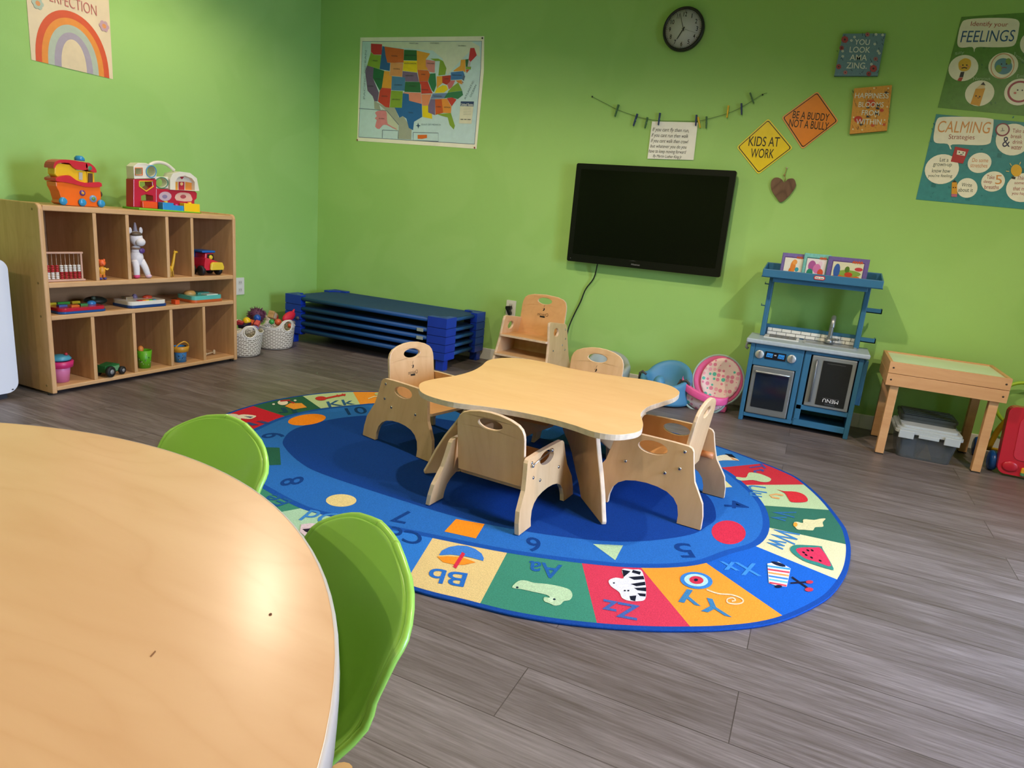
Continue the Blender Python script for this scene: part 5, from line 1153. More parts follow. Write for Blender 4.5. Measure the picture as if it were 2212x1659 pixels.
# ------------------------------------------------------------------ floor seats
def tub_seat(cx, cy, face, m, hb, ha, hf, R, label, pommel=True, straps=True):
    t = thing('floor_seat', (cx, cy, 0), face, label, 'baby seat'); N = 40; rows = []
    def hgt(th):
        c = math.cos(th)   # th=0 front
        return hf + (ha - hf) * min(1, (1 - c) / .75) if c > .25 else ha + (hb - ha) * max(0, (-c - .3) / .7) ** .8 if c < -.3 else ha
    prof = lambda h: [(R, 0), (R * .99, .02), (R * .93, h * .5), (R * .96, h - .03), (R * .95, h - .012), (R * .89, h), (R * .78, h - .004), (R * .70, h - .02), (R * .62, max(.075, h * .6)), (R * .5, .07), (0, .065)]
    vs = []; fs = []
    for i in range(N):
        th = 2 * PI * i / N; h = hgt(th)
        for r, z in prof(h): vs.append((r * math.cos(th), r * math.sin(th) * 1.0, z))
    K = 11
    for i in range(N):
        j = (i + 1) % N
        for k in range(K - 1): fs.append((i * K + k, j * K + k, j * K + k + 1, i * K + k + 1))
    fs.append(tuple(i * K for i in range(N))[::-1])
    MB().add(vs, fs, m, smooth=True).build('seat_body', t, subsurf=1)
    if pommel: MB().ball((R * .66, 0, hf + .01), (.04, .035, .045), m).build('pommel', t)
    if straps:
        for s in (-1, 1): MB().tube([(R * .2, s * R * .98, ha - .06), (R * .22, s * R * .97, ha - .01), (R * .25, s * R * .86, ha + .005), (R * .25, s * R * .7, ha - .01)], .008, mat('#4a4a48', .7), 6).build('strap', t)
    return t
tub_seat(-.745, 4.02, math.radians(-100), mat('#4c8aad', .5, var=.04), .245, .165, .125, .165, 'blue moulded foam floor seat on the floor beside the pink seat')
tub_seat(-1.135, 4.06, math.radians(-80), mat('#9aa39b', .5, var=.04), .235, .18, .12, .155, 'grey moulded floor seat half hidden behind the low table chair', pommel=False, straps=False)
def dots():
    m = bpy.data.materials.new('dotted_pink_fabric'); m.use_nodes = True; nt = m.node_tree; b = nt.nodes['Principled BSDF']; b.inputs['Roughness'].default_value = .85
    tc = nt.nodes.new('ShaderNodeTexCoord'); v = nt.nodes.new('ShaderNodeTexVoronoi'); v.inputs['Scale'].default_value = 34; v.inputs['Randomness'].default_value = .25
    nt.links.new(tc.outputs['Object'], v.inputs['Vector'])
    lt = nt.nodes.new('ShaderNodeMath'); lt.operation = 'LESS_THAN'; lt.inputs[1].default_value = .42; nt.links.new(v.outputs['Distance'], lt.inputs[0])
    sp = nt.nodes.new('ShaderNodeSeparateColor'); nt.links.new(v.outputs['Color'], sp.inputs[0])
    r = nt.nodes.new('ShaderNodeValToRGB'); r.color_ramp.interpolation = 'CONSTANT'; e = r.color_ramp.elements
    e[0].color = lin('#e58aa8'); e[1].position = .45; e[1].color = lin('#f0aec0'); k = e.new(.78); k.color = lin('#5cc4b4')
    nt.links.new(sp.outputs[0], r.inputs['Fac'])
    mx = nt.nodes.new('ShaderNodeMixRGB'); mx.inputs['Color1'].default_value = lin('#f3d9d6'); nt.links.new(lt.outputs[0], mx.inputs['Fac']); nt.links.new(r.outputs['Color'], mx.inputs['Color2'])
    nt.links.new(mx.outputs['Color'], b.inputs['Base Color']); return m
def pink_seat():
    t = thing('infant_seat', (-.482, 4.08, 0), 0, 'pink dotted fabric infant seat with pink tray leaning beside the toy kitchen', 'baby seat')
    D_ = dots(); PK = mat('#dc5f93', .7, var=.06); PT = mat('#ea5f9c', .35); TE = mat('#9fb8b0', .6)
    T = Matrix.Translation((.035, .03, .175)) @ Matrix.Rotation(math.radians(14), 4, 'Y') @ Matrix.Rotation(math.radians(-18), 4, 'X')
    # padded back shell: dished oval
    def dish(rx, rz, dep, y0, m, nm, T, seg=32, rings=7, u0=0.0):
        vs = []; fs = []
        for i in range(rings + 1):
            r = u0 + (1 - u0) * i / rings
            for k in range(seg): a = 2 * PI * k / seg; vs.append((rx * r * math.cos(a), y0 + dep * (1 - r * r), rz * r * math.sin(a)))
        for i in range(rings):
            for k in range(seg): j = (k + 1) % seg; fs.append((i * seg + k, i * seg + j, (i + 1) * seg + j, (i + 1) * seg + k))
        if u0 == 0: pass
        mb = MB().add(vs, fs, m, T, smooth=True); o = mb.build(nm, t); s = o.modifiers.new('th', 'SOLIDIFY'); s.thickness = .012; return o
    dish(.155, .155, .05, -.01, PK, 'shell_cover', T, u0=0)
    dish(.122, .138, .02, -.006, D_, 'back_pad', T @ Matrix.Translation((.012, -.004, .01)))
    loop = [T @ Vector((.158 * math.cos(a), -.01, .158 * math.sin(a))) for a in [k * PI / 16 for k in range(33)]]; MB().tube(loop, .007, TE, 8, cap=False).build('piping', t)
    # lower front scoop
    T2 = Matrix.Translation((-.03, -.035, .10)) @ Matrix.Rotation(math.radians(14), 4, 'Y')
    vs = []; fs = []
    for i in range(9):
        ph = PI / 2 * i / 8
        for k in range(25):
            a = PI + PI * k / 24; vs.append((.145 * math.cos(a) * math.cos(ph * .0), -.045 - .05 * math.sin(PI * k / 24) * math.sin(PI * (i + 1) / 10), .11 * math.sin(a) * (i / 8)))
    for i in range(8):
        for k in range(24): fs.append((i * 25 + k, i * 25 + k + 1, (i + 1) * 25 + k + 1, (i + 1) * 25 + k))
    o = MB().add(vs, fs, D_, T2, smooth=True).build('front_scoop', t); s = o.modifiers.new('th', 'SOLIDIFY'); s.thickness = .01
    L = [T2 @ Vector((.148 * math.cos(a), -.05 - .045 * math.sin(a - PI) * .6, .113 * math.sin(a))) for a in [PI + PI * k / 20 for k in range(21)]]; MB().tube(L, .007, TE, 8).build('piping', t)
    arc = [T2 @ Vector((.155 * math.cos(a), -.045 - .09 * math.sin(a), .028 - .03 * math.sin(a) + .0)) for a in [PI * k / 16 for k in range(17)]]
    vs = []; 
    for p in arc: vs += [(p.x, p.y, p.z - .026), (p.x, p.y, p.z + .018), (p.x, p.y + .03, p.z + .022), (p.x, p.y + .03, p.z - .022)]
    fs = [(i * 4 + a, i * 4 + b, (i + 1) * 4 + b, (i + 1) * 4 + a) for i in range(16) for a, b in ((0, 1), (1, 2), (2, 3), (3, 0))] + [(0, 1, 2, 3), (67, 66, 65, 64)]
    MB().add(vs, fs, PT, smooth=True).build('tray_bar', t, bevel=.004)
    for x in (-.16, .13): MB().tube([T2 @ Vector((x, -.04, .02)), T2 @ Vector((x - .01, -.03, -.03)), T2 @ Vector((x + .015, -.02, -.06))], .009, mat('#4b4644', .7), 8).build('buckle_strap', t)
    MB().box(-.13, .12, -.07, .06, 0, .03, PK).build('base', t, bevel=.01); t.scale = (.94, .94, .98)
pink_seat()

# ------------------------------------------------------------------ white rounded appliance at the left edge
t = thing('air_purifier', (-3.44, 1.48, 0), 0, 'white rounded plastic appliance cut off by the left edge, beside the cubby shelf', 'appliance')
o = MB().prism(rrect(-.29, .03, .29, .645, .05, 8), lambda u, v, s: (s, u, v), -.14, .145, mat('#dfe4ee', .35, var=.01)).build('casing', t, bevel=.03, bseg=4)
MB().box(-.12, .12, -.25, .25, 0, .03, mat('#2a2b30', .5)).build('base', t)
MB().ball((.146, .262, .045), (.002, .005, .003), mat('#30323a', .5), 8, 6).build('screw', t)
# ------------------------------------------------------------------ wicker style baskets and their toys
WK = mat('#e6dfd0', .5, var=.05, scale=40); WD = mat('#8f8676', .8)
def basket(cx, cy, hand, label, rb, rt, H=.172, hh=.045):
    t = thing('storage_basket', (cx, cy, 0), 0, label, 'basket', 'white woven baskets'); N = 96; R = 30
    def top(th):
        z = H
        for c in (hand, hand + PI):
            d = (th - c + PI) % (2 * PI) - PI; z += hh * math.exp(-(d / .42) ** 4) - .008 * math.exp(-((abs(d) - .9) / .4) ** 2)
        return z
    def pt(th, f, inn=0):
        z = f * top(th); r = rb + (rt - rb) * min(1, z / H) ** .7 - inn
        if f < .06: r -= (.06 - f) * .25
        return (r * math.cos(th), r * math.sin(th), max(z, 0))
    vs = [pt(2 * PI * k / N, i / R) for i in range(R + 1) for k in range(N)]
    mb = MB(); white = []; dark = []
    for i in range(R):
        for k in range(N):
            th = 2 * PI * (k + .5) / N; z = (i + .5) / R * top(th); hole = False
            for c in (hand, hand + PI):
                d = (th - c + PI) % (2 * PI) - PI
                if (d * rt / .036) ** 2 + ((z - (H + hh * .10)) / .034) ** 2 < 1: hole = True
            if hole: continue
            f = (i * N + k, i * N + (k + 1) % N, (i + 1) * N + (k + 1) % N, (i + 1) * N + k)
            slot = 2 <= i < R - 3 and i % 2 == 0 and (k + (2 if i % 4 else 0)) % 4 in (0, 1, 2) and z < H * .93
            if any((((th - c + PI) % (2 * PI) - PI) * rt / .05) ** 2 + ((z - (H + hh * .10)) / .047) ** 2 < 1 for c in (hand, hand + PI)): slot = False
            (dark if slot else white).append(f)
    mb.add(vs, white, WK, smooth=True); mb.add(vs, dark, WD, smooth=True)
    o = mb.build('body', t); s = o.modifiers.new('th', 'SOLIDIFY'); s.thickness = .004
    MB().lathe([(0, .004), (rb - .004, .004)], WK, 32, cap=False).build('bottom', t)
    loop = [pt(2 * PI * k / 72, 1) for k in range(73)]; MB().tube(loop, .0035, WK, 8, cap=False).build('rim', t)
    for c in (hand, hand + PI):
        L = []
        for k in range(25):
            a = 2 * PI * k / 24; th = c + .038 * math.cos(a) / rt; z = H + hh * .10 + .036 * math.sin(a); r = rb + (rt - rb) * min(1, z / H) ** .7 + .001; L.append((r * math.cos(th), r * math.sin(th), z))
        MB().tube(L, .004, WK, 8, cap=False).build('handle', t)
basket(-3.335, 3.150, math.radians(-24), 'white woven basket of toys nearer the cubby shelf', .098, .122, .165)
basket(-3.385, 3.475, math.radians(-6), 'white woven basket of toys nearer the blue cots', .115, .137, .165)
CB = crop(500, 640, .0904)
def toy_ball(x, y, X, r, c, nm, lab, cat='ball', rough=.3):
    p = onX(*CB(x, y), X); return tag(MB().ball((0, 0, 0), r, mat(c, rough), 20, 12).build(nm, loc=p), lab, cat)
p = onX(*CB(600, 455), -3.38); mb = MB().ball((0, 0, 0), .05, mat('#5c2a48', .6), 20, 12); rnd = random.Random(9)
for k in range(170):
    z = rnd.uniform(-1, 1); a = rnd.uniform(0, 2 * PI); s = (1 - z * z) ** .5; d = Vector((s * math.cos(a), s * math.sin(a), z)); mb.tube([d * .046, d * .066], [.003, .0008], mat('#6a3352', .6), 4)
tag(mb.build('spiky_ball', loc=p), 'dark purple spiky rubber ball on top of the basket nearer the shelf', 'ball')
toy_ball(615, 520, -3.31, .024, '#1d4fa8', 'toy_ball', 'shiny blue ball in front of the purple spiky ball')
toy_ball(365, 595, -3.29, .026, '#e8bf1e', 'toy_ball', 'yellow ball in the basket nearer the shelf')
toy_ball(960, 610, -3.33, .018, '#3fa04a', 'toy_ball', 'small green ball at the rim of the basket nearer the cots')
toy_ball(1115, 620, -3.32, .024, '#e0603c', 'toy_ball', 'orange ball at the rim of the basket nearer the cots')
toy_ball(1475, 630, -3.33, .016, '#6b6668', 'toy_ball', 'small grey ball seen in the handle hole of the right basket')
toy_ball(1585, 520, -3.38, .014, '#4a4c52', 'toy_ball', 'small dark grey ball at the right rim of the right basket')
toy_ball(1395, 705, -3.33, .016, '#d8583a', 'toy_ball', 'orange red ball low in the handle hole of the right basket')
def toy_block(x, y, X, sz, c, rot, nm, lab, cat='toy', r=.004):
    p = onX(*CB(x, y), X); o = MB().box(-sz[0] / 2, sz[0] / 2, -sz[1] / 2, sz[1] / 2, -sz[2] / 2, sz[2] / 2, mat(c, .4)).build(nm, loc=p, bevel=r); o.rotation_euler = rot; return tag(o, lab, cat)
toy_block(315, 680, -3.285, (.05, .075, .024), '#1c1634', (.28, 0, .2), 'toy_block', 'dark navy block lying in the basket nearer the shelf', 'block')
toy_block(205, 640, -3.3, (.04, .03, .03), '#a82c34', (.2, .3, .5), 'toy_block', 'dark red block at the left of the basket nearer the shelf', 'block')
toy_block(480, 640, -3.3, (.03, .035, .035), '#c8502a', (.5, .2, .4), 'toy_block', 'rust orange block behind the handle of the left basket', 'block')
toy_block(590, 735, -3.27, (.03, .04, .036), '#9a90bc', (.3, .2, .5), 'toy_block', 'lilac block seen through the handle of the left basket', 'block')
toy_block(615, 655, -3.26, (.03, .04, .03), '#c84a42', (.7, .2, .4), 'toy_block', 'red block above the lilac one in the left basket handle', 'block')
p = onX(*CB(1000, 470), -3.38)
t = thing('wooden_toy', tuple(p), .3, 'wooden toy with red dome end sticking out of the basket nearer the cots', 'toy'); t.rotation_euler = (-.45, .1, .3)
MB().box(-.02, .02, -.045, .02, -.025, .025, wood('pine2', '#c9a06c', '#b08650')).build('body', t, bevel=.003); MB().box(-.021, .021, -.03, .0, -.018, .018, mat('#c9b39a', .5)).build('label', t); MB().ball((0, .03, 0), (.022, .026, .03), mat('#a02a2e', .3)).build('dome', t)
p = onX(*CB(1370, 490), -3.37); o = MB()
o.ball((0, 0, 0), (.026, .062, .034), mat('#d81f3a', .6, bump=.5, bscale=40), 20, 12); o.tube([(0, .045, .012), (0, .068, .028)], [.012, .004], mat('#d81f3a', .6), 8)
o = o.build('red_pouch', loc=p); o.rotation_euler = (.35, 0, 0); tag(o, 'bright red pouch on top of the basket nearer the cots', 'pouch')

# ------------------------------------------------------------------ toys on top of the shelf
C1 = crop(0, 300, .36164)
def boat():
    X = -3.36; O = Vector((X, 2.15, .8905)); t = thing('toy_boat', tuple(O), 0, 'orange and yellow plastic toy boat on wheels on top of the cubby shelf', 'toy')
    OR = mat('#ee6a1a', .25, coat=.3); YE = mat('#eebc22', .3); RD = mat('#cf2338', .28, coat=.3); BL = mat('#2f93c8', .3)
    D = .036
    yz = lambda x, y: (lambda p: (p.y - O.y, max(.002, p.z - O.z + .006)))(onX(*C1(x, y), X))
    fn = lambda u, v, s: (s, u, v)
    P = lambda pts: [yz(*q) for q in pts]
    MB().prism(smooth_loop(P([(305,262),(400,270),(480,290),(570,290),(572,400),(565,412),(350,402),(340,370),(325,320)]), 2), fn, -D, D, OR).build('hull', t, bevel=.008, bseg=3)
    MB().prism(smooth_loop(P([(300,240),(340,225),(385,225),(420,250),(480,268),(560,262),(575,280),(565,292),(480,292),(400,272),(340,262),(305,258)]), 2), fn, -D - .008, D + .008, RD).build('gunwale', t, bevel=.004)
    MB().prism(P([(305,150),(395,160),(440,195),(495,200),(500,268),(480,270),(420,255),(385,225),(320,232),(305,215)]), fn, -D + .008, D - .008, YE).build('cabin', t, bevel=.005)
    MB().prism(P([(500,200),(545,205),(548,278),(500,270)]), fn, -D + .012, D - .012, YE).build('wheelhouse', t, bevel=.004)
    mb = MB(); a = Art(mb, lambda x, y, l: (D - .006 + l, *yz(x, y)));
    a.poly([(448,205),(470,207),(470,252),(448,248)], '#b8b4a8'); a.poly([(505,210),(530,213),(532,270),(505,266)], '#5a3a20'); mb.build('cabin_windows', t)
    MB().prism(smooth_loop(P([(292,175),(300,145),(335,130),(400,132),(445,140),(490,150),(490,190),(430,188),(400,165),(385,150),(320,152),(300,180)]), 2), fn, -D, D, RD).build('roof', t, bevel=.005)
    MB().prism(smooth_loop(P([(485,150),(510,150),(540,175),(552,205),(530,205),(500,190),(485,180)]), 2), fn, -D, D, RD).build('roof', t, bevel=.004)
    p = yz(475, 125); MB().lathe([(0, -.012), (.022, -.012), (.022, 0), (.014, .010), (0, .012)], BL, 18, T=Matrix.Translation((0, p[0], p[1] + .002)), cap=False).build('chimney_knob', t)
    p = yz(510, 180); MB().ball((D - .004, p[0], p[1]), (.006, .014, .014), mat('#3f8a5a', .4)).build('sticker', t)
    for x, s in ((460, 1), (345, 1), (572, 1), (460, -1)):
        p = yz(x, 388); r = .019; T = Matrix.Translation((s * (D + .006), p[0], r + .0)) @ Matrix.Rotation(PI / 2, 4, 'Y'); MB().lathe([(0, -.007), (r - .003, -.007), (r, 0), (r - .003, .007), (0, .007)], BL, 20, T=T, cap=False).build('wheel', t)
    for x, y, r, c, c2 in ((463, 328, .0135, '#5a3c8a', '#e0a034'), (527, 362, .017, '#7aa0c8', '#6c9a4a')):
        p = yz(x, y); T = Matrix.Translation((D, p[0], p[1])) @ Matrix.Rotation(PI / 2, 4, 'Y'); MB().lathe([(0, .004), (r, .004), (r, -.002)], mat(c, .3), 18, T=T, cap=False).lathe([(0, .006), (r * .55, .006), (r * .55, .003)], mat(c2, .3), 8, T=T, cap=False).build('dial', t)
    p = yz(575, 335); MB().lathe([(0, -.003), (.014, -.003), (.014, .003), (0, .003)], mat('#3a2c22', .4), 10, T=Matrix.Translation((0.02, p[0] + .006, p[1])) @ Matrix.Rotation(PI / 2, 4, 'X'), cap=False).build('propeller', t)
boat()
def farm():
    X = -3.36; O = Vector((X, 2.63, .8905)); t = thing('toy_farm', tuple(O), 0, 'red and white toy barn with shape cut-outs on top of the cubby shelf', 'toy')
    RD = mat('#bb1a38', .3, coat=.2); WH = mat('#e6e0d0', .35); GN = mat('#78c030', .4)
    yz = lambda x, y: (lambda p: (p.y - O.y, max(.0, p.z - O.z + .006)))(onX(*C1(x, y), X)); P = lambda pts: [yz(*q) for q in pts]; fn = lambda u, v, s: (s, u, v)
    ly = lambda L: [yz(*q) for q in L]
    MB().prism(P([(775,430),(1150,452),(1150,440),(775,412)]), fn, -.06, .075, GN).build('green_base', t, bevel=.004)
    h = [ly(ellipse(805, 200, 26, 26, 4, PI / 4)), ly(ellipse(880, 200, 26, 32, 16))]
    MB().prism(smooth_loop(P([(775,170),(800,150),(850,150),(900,170),(915,210),(910,240),(780,245)]), 1), fn, -.03, .03, WH, holes=h).build('upper_wall', t, bevel=.003)
    h = [ly([(812,262),(885,262),(888,285),(850,312),(812,285)]), ly([(822,375),(822,345),(850,336),(892,345),(894,375)])]
    MB().prism(P([(775,246),(912,246),(912,415),(775,412)]), fn, -.03, .03, RD, holes=h).build('red_wall', t, bevel=.003)
    MB().prism(ly([(912,232),(990,232),(990,302),(912,302)]), fn, -.02, .02, WH, holes=[ly(ellipse(950, 268, 33, 28, 18))]).build('middle_wall', t, bevel=.003)
    MB().prism(P([(912,302),(1150,318),(1160,330),(1158,360),(1145,372),(1145,440),(912,425)]), fn, -.025, .025, RD).build('barn_front', t, bevel=.004)
    arc = smooth_loop([(890,165),(920,150),(960,148),(1000,162),(1040,195)], 5, False); pts = [(0, *yz(*q)) for q in arc]; MB().tube(pts, .009, WH, 10).build('carry_handle', t)
    dr = [ly([(1022,310),(1022,258),(1040,232),(1080,225),(1120,240),(1138,262),(1138,312)])]
    MB().prism(ly([(990,308),(990,245),(1005,212),(1050,200),(1110,208),(1150,240),(1165,315),(1140,315)]), fn, -.03, .035, WH, holes=dr).build('barn_door_frame', t, bevel=.003)
    mb = MB().prism(dr[0], fn, -.01, .008, mat('#ddd6c6', .4)); a = Art(mb, lambda x, y, l: (.009 + l, *yz(x, y)))
    a.k = 1; a.poly([(1022,265),(1055,262),(1055,312),(1022,308)], '#dd9a2e'); a.poly([(1060,262),(1095,262),(1095,315),(1060,315)], '#b01c30'); a.poly([(1100,262),(1138,268),(1138,314),(1100,314)], '#dd8a2e'); a.poly([(1068,236),(1075,230),(1080,234),(1086,230),(1092,236),(1080,248)], '#b01c30')
    a.k = 2; a.ell(1078, 275, 9, 10, '#e8c080', n=10); mb.build('barn_doors', t)
    for cx_, cy_, rx, ry, c, sq in ((805, 200, 30, 30, '#e07a34', 1), (880, 200, 30, 35, '#4a9ac8', 0), (850, 285, 42, 32, '#e6c22e', 2), (950, 268, 37, 32, '#4f8a6a', 0)):
        L = ellipse(cx_, cy_, rx, ry, 4 if sq == 1 else 24, PI / 4 if sq == 1 else 0) if sq < 2 else [(808,258),(888,258),(893,288),(850,318),(808,288)]
        q = [(.031 if cx_ != 950 else .021, *yz(*k)) for k in L]; MB().tube(q + [q[0]], .003, mat(c, .35), 6, cap=False).build('shape_rim', t)
    MB().box(.03, .05, *sorted((yz(815, 400)[0], yz(905, 400)[0])), yz(860, 418)[1], yz(860, 378)[1], mat('#e4501e', .35)).build('orange_bin', t, bevel=.003)
    def bl(x0, x1, y0, y1, c, nm, kn): 
        a_, b_ = yz(x0, y1), yz(x1, y0); m = MB().box(.032, .07, a_[0], b_[0], a_[1], b_[1], mat(c, .3)); 
        q = (a_[0] + b_[0]) / 2; m.lathe([(.010, b_[1]), (.010, b_[1] + .007), (0, b_[1] + .007)], mat(kn, .3), 14, cx=.05, cy=q, cap=False); m.build(nm, t, bevel=.0015)
    bl(922, 985, 385, 428, '#2f8fd0', 'blue_block', '#eec022'); bl(985, 1045, 402, 432, '#2f8fd0', 'blue_block', '#d83c8a'); bl(1050, 1142, 392, 440, '#f0c41a', 'yellow_block', '#f0c41a')
    mb = MB(); a = Art(mb, lambda x, y, l: (.0255 + l, *yz(x, y))); a.poly(smooth_loop([(1030,340),(1060,325),(1110,330),(1125,350),(1125,378),(1035,372)], 2), '#d8b0a0'); a.poly(ellipse(968, 348, 38, 28, 16), '#c3a8b0'); a.k = 1; a.ell(1075, 350, 18, 12, '#a8404a', n=10); a.ell(965, 350, 16, 12, '#8a7a98', n=10); mb.build('printed_picture', t)
farm()

# ------------------------------------------------------------------ toys in the compartments
ZA, ZB, ZC = .5412, .3872, .0432
def abacus():
    t = thing('counting_frame', (-3.255, 1.995, ZA), 0, 'small counting frame with red and white beads in the upper left compartment', 'abacus')
    PW = mat('#c9a08a', .5); MB().box(-.018, .018, -.10, .085, 0, .009, PW).build('base', t, bevel=.002); MB().box(-.006, .006, -.10, .088, .128, .137, PW).build('top_bar', t, bevel=.002)
    for y in (-.092, .078): MB().box(-.005, .005, y - .004, y + .004, .009, .129, PW).build('upright', t)
    for k in range(8):
        y = -.078 + k * .0205; MB().tube([(0, y, .009), (0, y, .129)], .0012, mat('#b8a89c', .3, metal=.5), 6).build('rod', t)
        for q in range(8):
            top = q >= 4; red = top if k < 3 else not top; z = .0135 + q * .0083
            o = MB().lathe([(.003, -.0038), (.0075, -.0025), (.0082, 0), (.0075, .0025), (.003, .0038)], mat('#b5202c' if red else '#e8e4dc', .35), 12, T=Matrix.Translation((0, y, z)), cap=False).build('bead', t)
abacus()
def critter(nm, loc, label, cat, parts, rz=0):
    t = thing(nm, loc, rz, label, cat)
    for n, kind, args, m in parts:
        mb = MB()
        for a in args:
            if kind == 'b': mb.ball(a[0], a[1], m, 16, 10)
            else: mb.tube(smooth_loop(a[0], 3, False), a[1] if isinstance(a[1], float) else [a[1][0] + (a[1][1] - a[1][0]) * i / ((len(a[0]) - 1) * 3) for i in range((len(a[0]) - 1) * 3 + 1)], m, 10)
        mb.build(n, t)
    return t
OG = mat('#e07a22', .45)
critter('tiger_figure', (-3.245, 2.168, ZA), 'tiny orange toy animal standing upright in the second upper compartment', 'toy', [
    ('body', 'b', [((0, 0, .045), (.014, .016, .024))], mat('#e8a030', .45)), ('head', 'b', [((.002, 0, .083), (.017, .019, .017)), ((.0, -.014, .097), (.005, .006, .006)), ((0, .014, .097), (.005, .006, .006)), ((.014, 0, .078), (.008, .009, .007))], mat('#e0602a', .45)),
    ('arm', 't', [(((0, .012, .058), (.004, .024, .05), (.006, .03, .056)), (.005, .004)), (((0, -.012, .058), (.004, -.022, .045), (.006, -.024, .036)), (.005, .004))], mat('#e8b83a', .45)),
    ('leg', 't', [(((0, -.008, .03), (0, -.01, .008)), (.007, .006)), (((0, .008, .03), (0, .010, .008)), (.007, .006))], OG), ('foot', 'b', [((.004, -.011, .006), (.011, .008, .006)), ((.004, .011, .006), (.011, .008, .006))], mat('#4a4a90', .5))])
WHT = mat('#e4e0e2', .7, bump=.3, bscale=90)
critter('unicorn_toy', (-3.265, 2.372, ZA), 'white standing unicorn plush toy with pink hoof in the third upper compartment', 'toy', [
    ('body', 'b', [((0, 0, .105), (.034, .034, .045)), ((0, 0, .14), (.028, .028, .03))], WHT), ('head', 'b', [((.004, 0, .205), (.03, .034, .038)), ((.028, .006, .188), (.022, .026, .022))], WHT),
    ('ear', 'b', [((0, .032, .245), (.006, .010, .018)), ((0, -.028, .242), (.006, .010, .018))], WHT), ('horn', 't', [(((0, .0, .238), (0, .0, .285)), (.013, .004))], mat('#8c8494', .5)),
    ('eye_band', 'b', [((.014, -.004, .226), (.02, .03, .014))], mat('#5a4a3a', .5)), ('collar', 'b', [((0, 0, .152), (.031, .032, .009))], mat('#8a7260', .4)), ('pendant', 'b', [((.03, .012, .143), (.007, .016, .014))], mat('#5f3f80', .4)),
    ('leg', 't', [(((.01, -.018, .09), (.022, -.02, .055), (.025, -.022, .012)), (.019, .015))], WHT), ('leg', 't', [(((.01, .018, .09), (.028, .026, .055), (.034, .036, .014)), (.019, .015))], WHT),
    ('hoof', 'b', [((.026, -.022, .012), (.017, .016, .012))], mat('#d84a78', .5)), ('hoof', 'b', [((.036, .037, .012), (.018, .017, .012))], mat('#e0b8c0', .5))])
YL = mat('#d8a81e', .4)
critter('giraffe_toy', (-3.245, 2.563, ZA), 'thin yellow giraffe toy with long neck in the fourth upper compartment', 'toy', [
    ('neck', 't', [(((0, .002, .045), (0, .012, .08), (0, .02, .115), (0, .024, .132)), (.009, .0055))], YL), ('head', 'b', [((.0, .03, .134), (.007, .014, .007))], YL), ('body', 'b', [((-.012, -.004, .042), (.028, .012, .018))], YL),
    ('leg', 't', [(((.006, .002, .036), (.008, .004, .0015)), (.005, .004)), (((-.03, -.006, .036), (-.032, -.006, .0015)), (.005, .004)), (((.006, -.010, .036), (.008, -.010, .0015)), (.005, .004))], mat('#b88a1e', .4)), ('horn', 't', [(((0, .024, .138), (0, .022, .146)), (.002, .002))], YL)])
def truck():
    t = thing('toy_truck', (-3.275, 2.828, ZA), 0, 'red toy truck with yellow bumper and blue roof in the upper right compartment', 'toy'); RD = mat('#c8203a', .3, coat=.3); K = mat('#141416', .6)
    yx = lambda u, v, s: (v, u, s)
    MB().prism([(-.058, .03), (.056, .03), (.056, .065), (.04, .078), (-.03, .1), (-.05, .1), (-.058, .06)], lambda u, v, s: (s, u * 1.0, v), -.07, .045, RD).build('cab_body', t, bevel=.008, bseg=3)
    MB().prism([(-.045, .075), (.03, .075), (.02, .128), (-.038, .128)], lambda u, v, s: (s, u, v), -.055, .03, RD).build('cab', t, bevel=.006)
    MB().prism([(-.030, .088), (.022, .088), (.015, .122), (-.024, .122)], lambda u, v, s: (s, u, v), .030, .032, mat('#1c1a1e', .2)).build('windscreen', t)
    MB().ball((.034, -.004, .104), (.006, .013, .013), mat('#d8c02e', .4)).build('driver', t)
    MB().box(-.075, .035, -.062, .03, .130, .142, mat('#1d5fb0', .35)).build('roof', t, bevel=.004); MB().box(-.08, -.055, -.062, .02, .06, .13, mat('#1d5fb0', .35)).build('rear_post', t)
    MB().prism([(-.028, .032), (.066, .032), (.07, .05), (.058, .076), (-.012, .078), (-.024, .066)], lambda u, v, s: (s, u, v), .046, .062, mat('#e6c238', .35)).build('bumper', t, bevel=.006)
    for x, y in ((.02, -.06), (-.05, -.06), (.02, .058), (-.05, .058)):
        T = Matrix.Translation((x, y, .028)) @ Matrix.Rotation(PI / 2, 4, 'X'); MB().lathe([(0, -.012), (.022, -.013), (.028, -.008), (.028, .008), (.022, .013), (0, .012)], K, 24, T=T, cap=False).build('wheel', t)
truck()
def panel_toy(nm, loc, lab, L, D, H, base, top, deco, rz=0):
    t = thing(nm, loc, rz, lab, 'toy'); yx = lambda u, v, s: (v, u, s)
    MB().prism(rrect(-L / 2, -D / 2, L / 2, D / 2, .03), yx, 0, H * .4, mat(base, .35)).build('base', t, bevel=.003)
    MB().prism(rrect(-L / 2 + .004, -D / 2 + .004, L / 2 - .004, D / 2 - .004, .028), yx, H * .4, H, mat(top, .25, coat=.3)).build('top_shell', t, bevel=.006, bseg=3)
    for n, x, y, sx, sy, sz, c, ball in deco:
        if ball: MB().ball((x, y, H + sz * .3), (sx, sy, sz), mat(c, .3)).build(n, t)
        else: MB().box(x - sx, x + sx, y - sy, y + sy, H - .002, H + sz, mat(c, .3)).build(n, t, bevel=.002)
